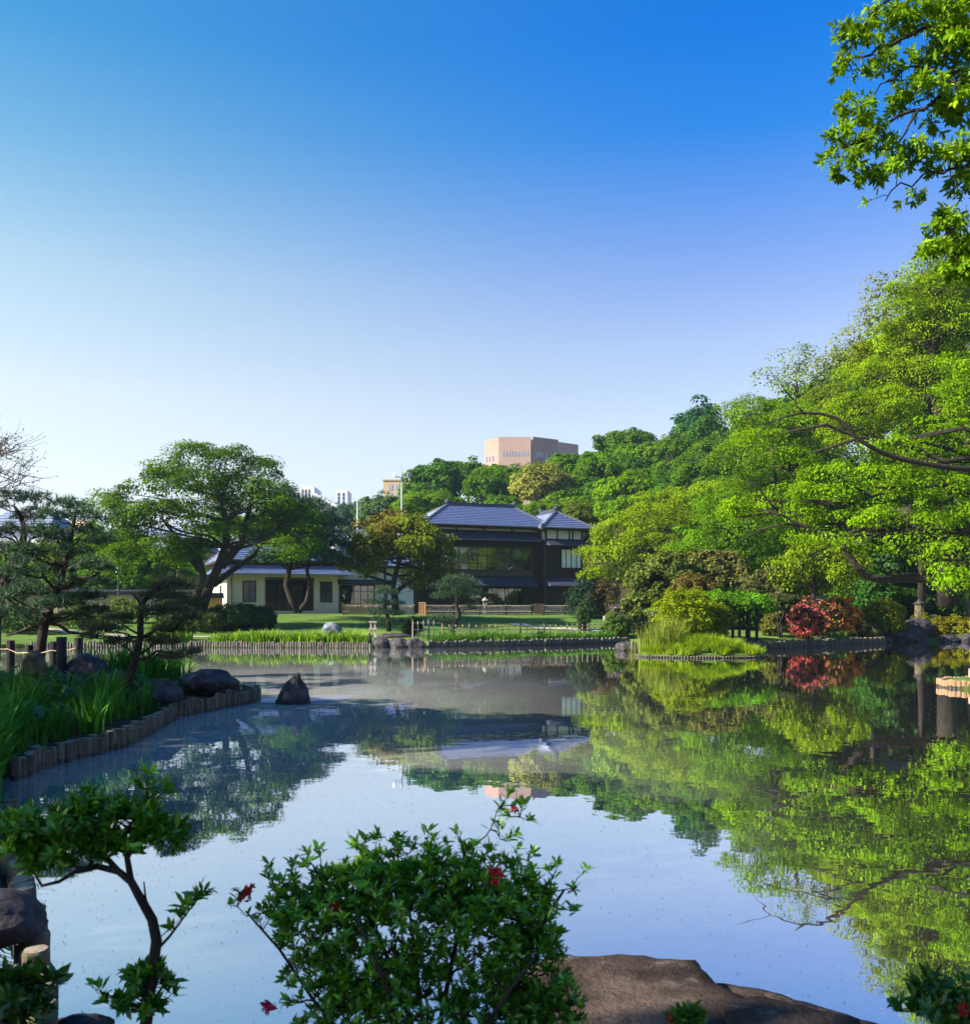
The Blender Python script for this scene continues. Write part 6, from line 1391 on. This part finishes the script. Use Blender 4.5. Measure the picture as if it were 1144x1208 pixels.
# centre bush
D = 3.15; b = Vector((fpx(500, D), D, .36)); rng = np.random.default_rng(101)
def pl(lst, D=3.15, dep=1.0):
    out = []
    for l in lst:
        d = D + (l[4] if len(l) > 4 else 0); c = P(l[0], l[1], d) - b; k_ = d / FPX; out.append((c.x, c.y, c.z, l[2] * k_, (l[2] + l[3]) / 2 * k_ * dep, l[3] * k_))
    return out
def pt(lst, D=3.15): return [P(q[0], q[1], D + (q[2] if len(q) > 2 else 0)) - b for q in lst]
st = [(pt([(500, 1322), (495, 1240), (470, 1160), (440, 1090), (425, 1050)]), .011, .005), (pt([(505, 1322), (515, 1230, .05), (530, 1150, .08), (545, 1080, .1), (560, 1030, .1)]), .011, .005), (pt([(510, 1322), (560, 1240), (610, 1160), (640, 1090), (665, 1050)]), .010, .004),
      (pt([(495, 1322), (430, 1250, -.05), (370, 1180, -.06), (330, 1120, -.05), (290, 1075, 0)]), .008, .003), (pt([(500, 1322), (480, 1230, -.15), (450, 1150, -.2), (420, 1080, -.2)]), .010, .004), (pt([(515, 1322), (560, 1230, -.15), (600, 1170, -.2), (630, 1130, -.2)]), .010, .004), (pt([(505, 1322), (500, 1220, .15), (490, 1130, .2), (480, 1050, .2)]), .010, .004)]
LB = pl([(480, 1085, 130, 75), (560, 1090, 85, 75), (385, 1085, 65, 60), (430, 1040, 60, 40), (520, 1035, 70, 40), (625, 1140, 60, 70), (415, 1150, 85, 55), (500, 1180, 140, 60), (340, 1075, 34, 40), (620, 1060, 36, 30), (590, 1200, 90, 50), (430, 1210, 90, 40), (650, 1190, 40, 40)], dep=1.0)
tips = pt([(600, 938), (612, 946), (590, 955), (622, 968), (598, 992), (610, 1004), (592, 1012), (604, 1022), (597, 962), (617, 950), (588, 975), (606, 985), (274, 1068), (283, 1055), (690, 1028), (676, 1052), (430, 992), (445, 986), (418, 1000), (512, 990), (538, 984), (658, 1020), (362, 1008), (345, 1018), (310, 1072), (575, 1000), (548, 1002), (470, 1000)])
for _ in range(46):
    l = LB[int(rng.integers(0, 10))]; tips.append(Vector((l[0] + l[3] * rng.uniform(-.85, .85), l[1] + l[4] * rng.uniform(-.7, .7), l[2] + l[5] * rng.uniform(.85, 1.25))))
fl = [(pt([(289, 1057)])[0], .038, RED), (pt([(296, 1050)])[0], .03, RED), (pt([(585, 1034, -.12)])[0], .040, RED), (pt([(394, 1070, -.12)])[0], .035, (.3, .02, .03)), (pt([(606, 955)])[0], .022, RED), (pt([(318, 1188)])[0], .035, (.40, .02, .09))]
twig_shrub('azalea_bush', 'glossy dark green azalea bush with few red flowers at the near edge', 'shrub', b, st, LB, 1900, .032, (.078, .235, .008), 101, tips=tips, flowers=fl, spread=.9, up=.9, whorl=6, young=(.17, .40, .015))
# little bonsai-like azalea at left
D = 3.0; b = Vector((fpx(172, D), D, .36))
st = [(pt([(160, 1330), (170, 1230), (178, 1160), (185, 1110), (180, 1085), (166, 1060), (155, 1040), (140, 1028), (115, 1022), (90, 1028)], D), .020, .008), (pt([(155, 1040), (150, 1010), (148, 985), (160, 965)], D), .010, .005), (pt([(140, 1028), (120, 1005, .05), (95, 985, .08), (60, 975, .05)], D), .010, .004),
      (pt([(115, 1022), (95, 1025, -.05), (70, 1040, -.08), (50, 1045, -.05), (40, 1030)], D), .008, .003), (pt([(180, 1085), (172, 1060), (170, 1040)], D), .005, .002), (pt([(186, 1120), (200, 1105), (215, 1085), (232, 1062)], D), .005, .002), (pt([(176, 1190), (160, 1185), (140, 1180), (122, 1170)], D), .005, .002), (pt([(150, 1012), (165, 985), (172, 955), (174, 930)], D), .006, .003)]
LB = pl([(60, 985, 55, 34), (110, 962, 45, 26), (155, 965, 40, 26), (30, 1000, 32, 26), (185, 985, 26, 24), (140, 1000, 40, 20), (85, 1005, 45, 24), (60, 1020, 30, 16), (176, 1160, 26, 22), (160, 1188, 28, 20), (10, 985, 25, 25)], 3.0)
tips = pt([(174, 915), (182, 928), (160, 925), (195, 935), (240, 1052), (232, 1060), (222, 1068), (212, 1080), (205, 1095), (116, 1165), (128, 1180), (212, 975), (215, 990), (155, 1150), (200, 1160), (205, 1170)], 3.0)
twig_shrub('dwarf_azalea', 'small bonsai like azalea with bare crooked stem and flat leafy top at the lower left', 'shrub', b, st, LB, 330, .044, (.060, .190, .008), 102, tips=tips, stem_r=.006, young=(.12, .30, .012))
D = 2.9; b = Vector((fpx(15, D), D, .38))
st = [(pt([(10, 1330), (15, 1240), (20, 1180), (30, 1150)], D), .01, .005), (pt([(5, 1330), (0, 1230), (-10, 1170)], D), .01, .005)]
twig_shrub('leafy_shrub', 'dark leafy shrub in the lower left corner under the boulder', 'shrub', b, st, pl([(15, 1180, 34, 34), (-20, 1170, 40, 40), (30, 1200, 24, 24)], 2.9), 60, .055, (.045, .12, .012), 103, tips=pt([(58, 1155), (62, 1162), (40, 1150)], D), stem_r=.006)
D = 3.3; b = Vector((fpx(1110, D), D, .38))
st = [(pt([(1110, 1320), (1108, 1240), (1100, 1190)], D), .01, .004), (pt([(1112, 1320), (1130, 1230), (1140, 1185)], D), .01, .004)]
twig_shrub('leafy_shrub', 'small leafy azalea with one red flower in the lower right corner', 'shrub', b, st, pl([(1105, 1195, 34, 28), (1140, 1195, 30, 26)], D), 46, .055, (.045, .15, .012), 104, tips=pt([(1085, 1165), (1098, 1158), (1062, 1190), (1135, 1160)], D), flowers=[(pt([(1136, 1192, -.1)], D)[0], .035, (.4, .03, .02))], stem_r=.005)
D = 3.3; b = Vector((fpx(808, D), D, .36)); st = [(pt([(808, 1300), (808, 1240), (806, 1205)], D), .006, .003)]
twig_shrub('small_sprig', 'bright young sprig with an orange bud in front of the flagstones', 'plant', b, st, pl([(808, 1206, 20, 10)], D), 12, .045, (.085, .20, .02), 105, tips=pt([(812, 1192), (798, 1198), (824, 1198)], D), flowers=[(pt([(790, 1203, -.03)], D)[0], .028, (.5, .10, .03))], stem_r=.004)
# overhanging tree at the upper right
b = Vector((7.2, 9.2, G(7.2, 9.2))); D = 9.0
st = [([Vector((0, 0, -.4)), Vector((-.1, 0, 1.5)), Vector((-.2, 0, 3.2)), Vector((-.1, .1, 5)), Vector((.1, 0, 7.5)), Vector((.2, 0, 9.5))], .22, .07),
      ([Vector((-.1, .1, 5.2))] + pt([(1250, 70), (1170, 40), (1120, 32), (1085, 38), (1050, 55), (1015, 68), (990, 85)], D), .034, .006), ([Vector((-.15, .05, 4.2))] + pt([(1260, 180), (1180, 100), (1130, 118), (1090, 130), (1050, 145), (1015, 170), (995, 190)], D), .034, .005),
      ([Vector((-.2, 0, 3.6))] + pt([(1260, 260), (1200, 205), (1150, 205), (1110, 205), (1075, 220), (1040, 232)], D), .026, .005), ([Vector((-.2, 0, 3.2))] + pt([(1240, 300), (1180, 285), (1140, 280), (1105, 285)], D), .024, .005), ([Vector((0, 0, 6.2))] + pt([(1230, -40), (1150, -30), (1090, -10), (1040, 15), (1005, 40)], D), .03, .006),
      (pt([(1130, 118), (1110, 90), (1080, 80), (1055, 95), (1030, 110)], D), .016, .005), (pt([(1090, 130), (1070, 150), (1060, 175), (1045, 195)], D), .014, .004)]
LB = pl([(1010, 45, 22, 26), (1045, 25, 34, 26), (1095, 20, 44, 24), (1000, 78, 18, 14), (1010, 130, 26, 22), (992, 165, 18, 20), (1030, 165, 28, 20), (1000, 195, 20, 16), (1040, 205, 30, 16), (1075, 185, 26, 18), (1120, 60, 34, 34), (1080, 110, 34, 20), (1125, 130, 30, 24), (1125, 185, 30, 20), (1075, 232, 14, 6), (1050, 80, 28, 16), (1115, 268, 26, 14), (1100, 295, 20, 12), (1138, 290, 22, 20), (1128, 318, 24, 12), (1142, 322, 24, 20), (1120, 252, 18, 8), (1160, 100, 40, 60), (1165, 200, 40, 40), (1150, 15, 40, 40), (1190, 290, 50, 30)], D, 1.6)
LB = LB * 9 + [(-1.2, .1, 6.4, 1.0, 1.0, .7), (-.4, -.4, 7.8, 1.2, 1.2, .8), (.3, .6, 9.2, 1.3, 1.3, .9), (1.2, 0, 7.6, 1.2, 1.2, .9), (-1.3, .2, 5.2, .9, .9, .5), (-1.0, 0, 4.3, .8, .9, .45), (.9, .8, 6.0, 1.1, 1.1, .7), (-.9, .5, 8.8, 1.0, 1.0, .7)]
rb = np.random.default_rng(61); st = [([q if i in (0, len(p) - 1) else q + Vector(rb.normal(size=3) * .022) for i, q in enumerate(sum([[p[j].lerp(p[j + 1], t) + Vector((0, 0, .18 * math.sin(math.pi * t) * min(1, (p[j + 1] - p[j]).length))) for t in (0, .33, .66)] for j in range(len(p) - 1)], []) + [p[-1]])], r0, r1) for p, r0, r1 in st]
twig_shrub('overhanging_tree', 'leafy branches of a near tree hanging into the upper right corner', 'tree', b, st, LB, 2300, .080, (.13, .25, .006), 106, young=(.22, .34, .008), whorl=4, up=.15, stem_r=.006, spread=1.1, droop=.45, mt='leaf', tips=pt([(975, 185), (970, 190), (985, 30), (990, 72), (1022, 238), (1062, 240)], D), inner=.1)

# ------------------------------------------------------------------ drifting pollen, petals and twigs on the water
rng = np.random.default_rng(200); n = 16000
u = rng.random(n); y = 4.6 * (52 / 4.6) ** (u ** .85); x = (rng.random(n) * 2 - 1) * (.52 * y + .5)
keep = (sdist(x, y) < -.06) & (rng.random(n) < np.clip(.85 - .05 * x, .25, 1)) & (np.hypot((x - ISL[0]) / ISL[2], (y - ISL[1]) / ISL[3]) > 1.1)
x, y = x[keep], y[keep]; n = len(x); sz = (.006 + .010 * rng.random(n) ** 3) * (.6 + y * .055)
a = rng.random(n) * 6.28
def drift(name, sel, f, colr, label):
    m_ = int(sel.sum()); me = leaves(name, np.stack([x[sel], y[sel], np.full(m_, .004)], -1), np.tile(np.array([[0, 0, 1.]]), (m_, 1)) + rng.normal(size=(m_, 3)) * .02, np.stack([np.cos(a[sel]), np.sin(a[sel]), np.zeros(m_)], -1), sz[sel] * f, 'wide', M['petal'])
    tag(mobj(name, me, None, colr), label, kind='stuff')
dk = rng.random(n) < .35
drift('floating_petals', ~dk, 1.3, (.36, .35, .32), 'specks of pale pollen and petals drifting on the pond'); drift('floating_litter', dk, 1.25, (.05, .045, .03), 'specks of dark leaf litter drifting on the pond')

# ------------------------------------------------------------------ the air
def haze(density):
    m, nt, out = mat('thin summer haze'); v = nt.nodes.new('ShaderNodeVolumePrincipled'); v.inputs['Density'].default_value = density; v.inputs['Color'].default_value = (.50, .76, 1.0, 1); v.inputs['Anisotropy'].default_value = .2
    nt.links.new(v.outputs[0], out.inputs['Volume'])
    mb = MB(); mb.b2((-3300, -60, -4), (3300, 3300, 62)); tag(mb.build('haze', m), kind='stuff')
HAZE = 0.0002
if HAZE: haze(HAZE)
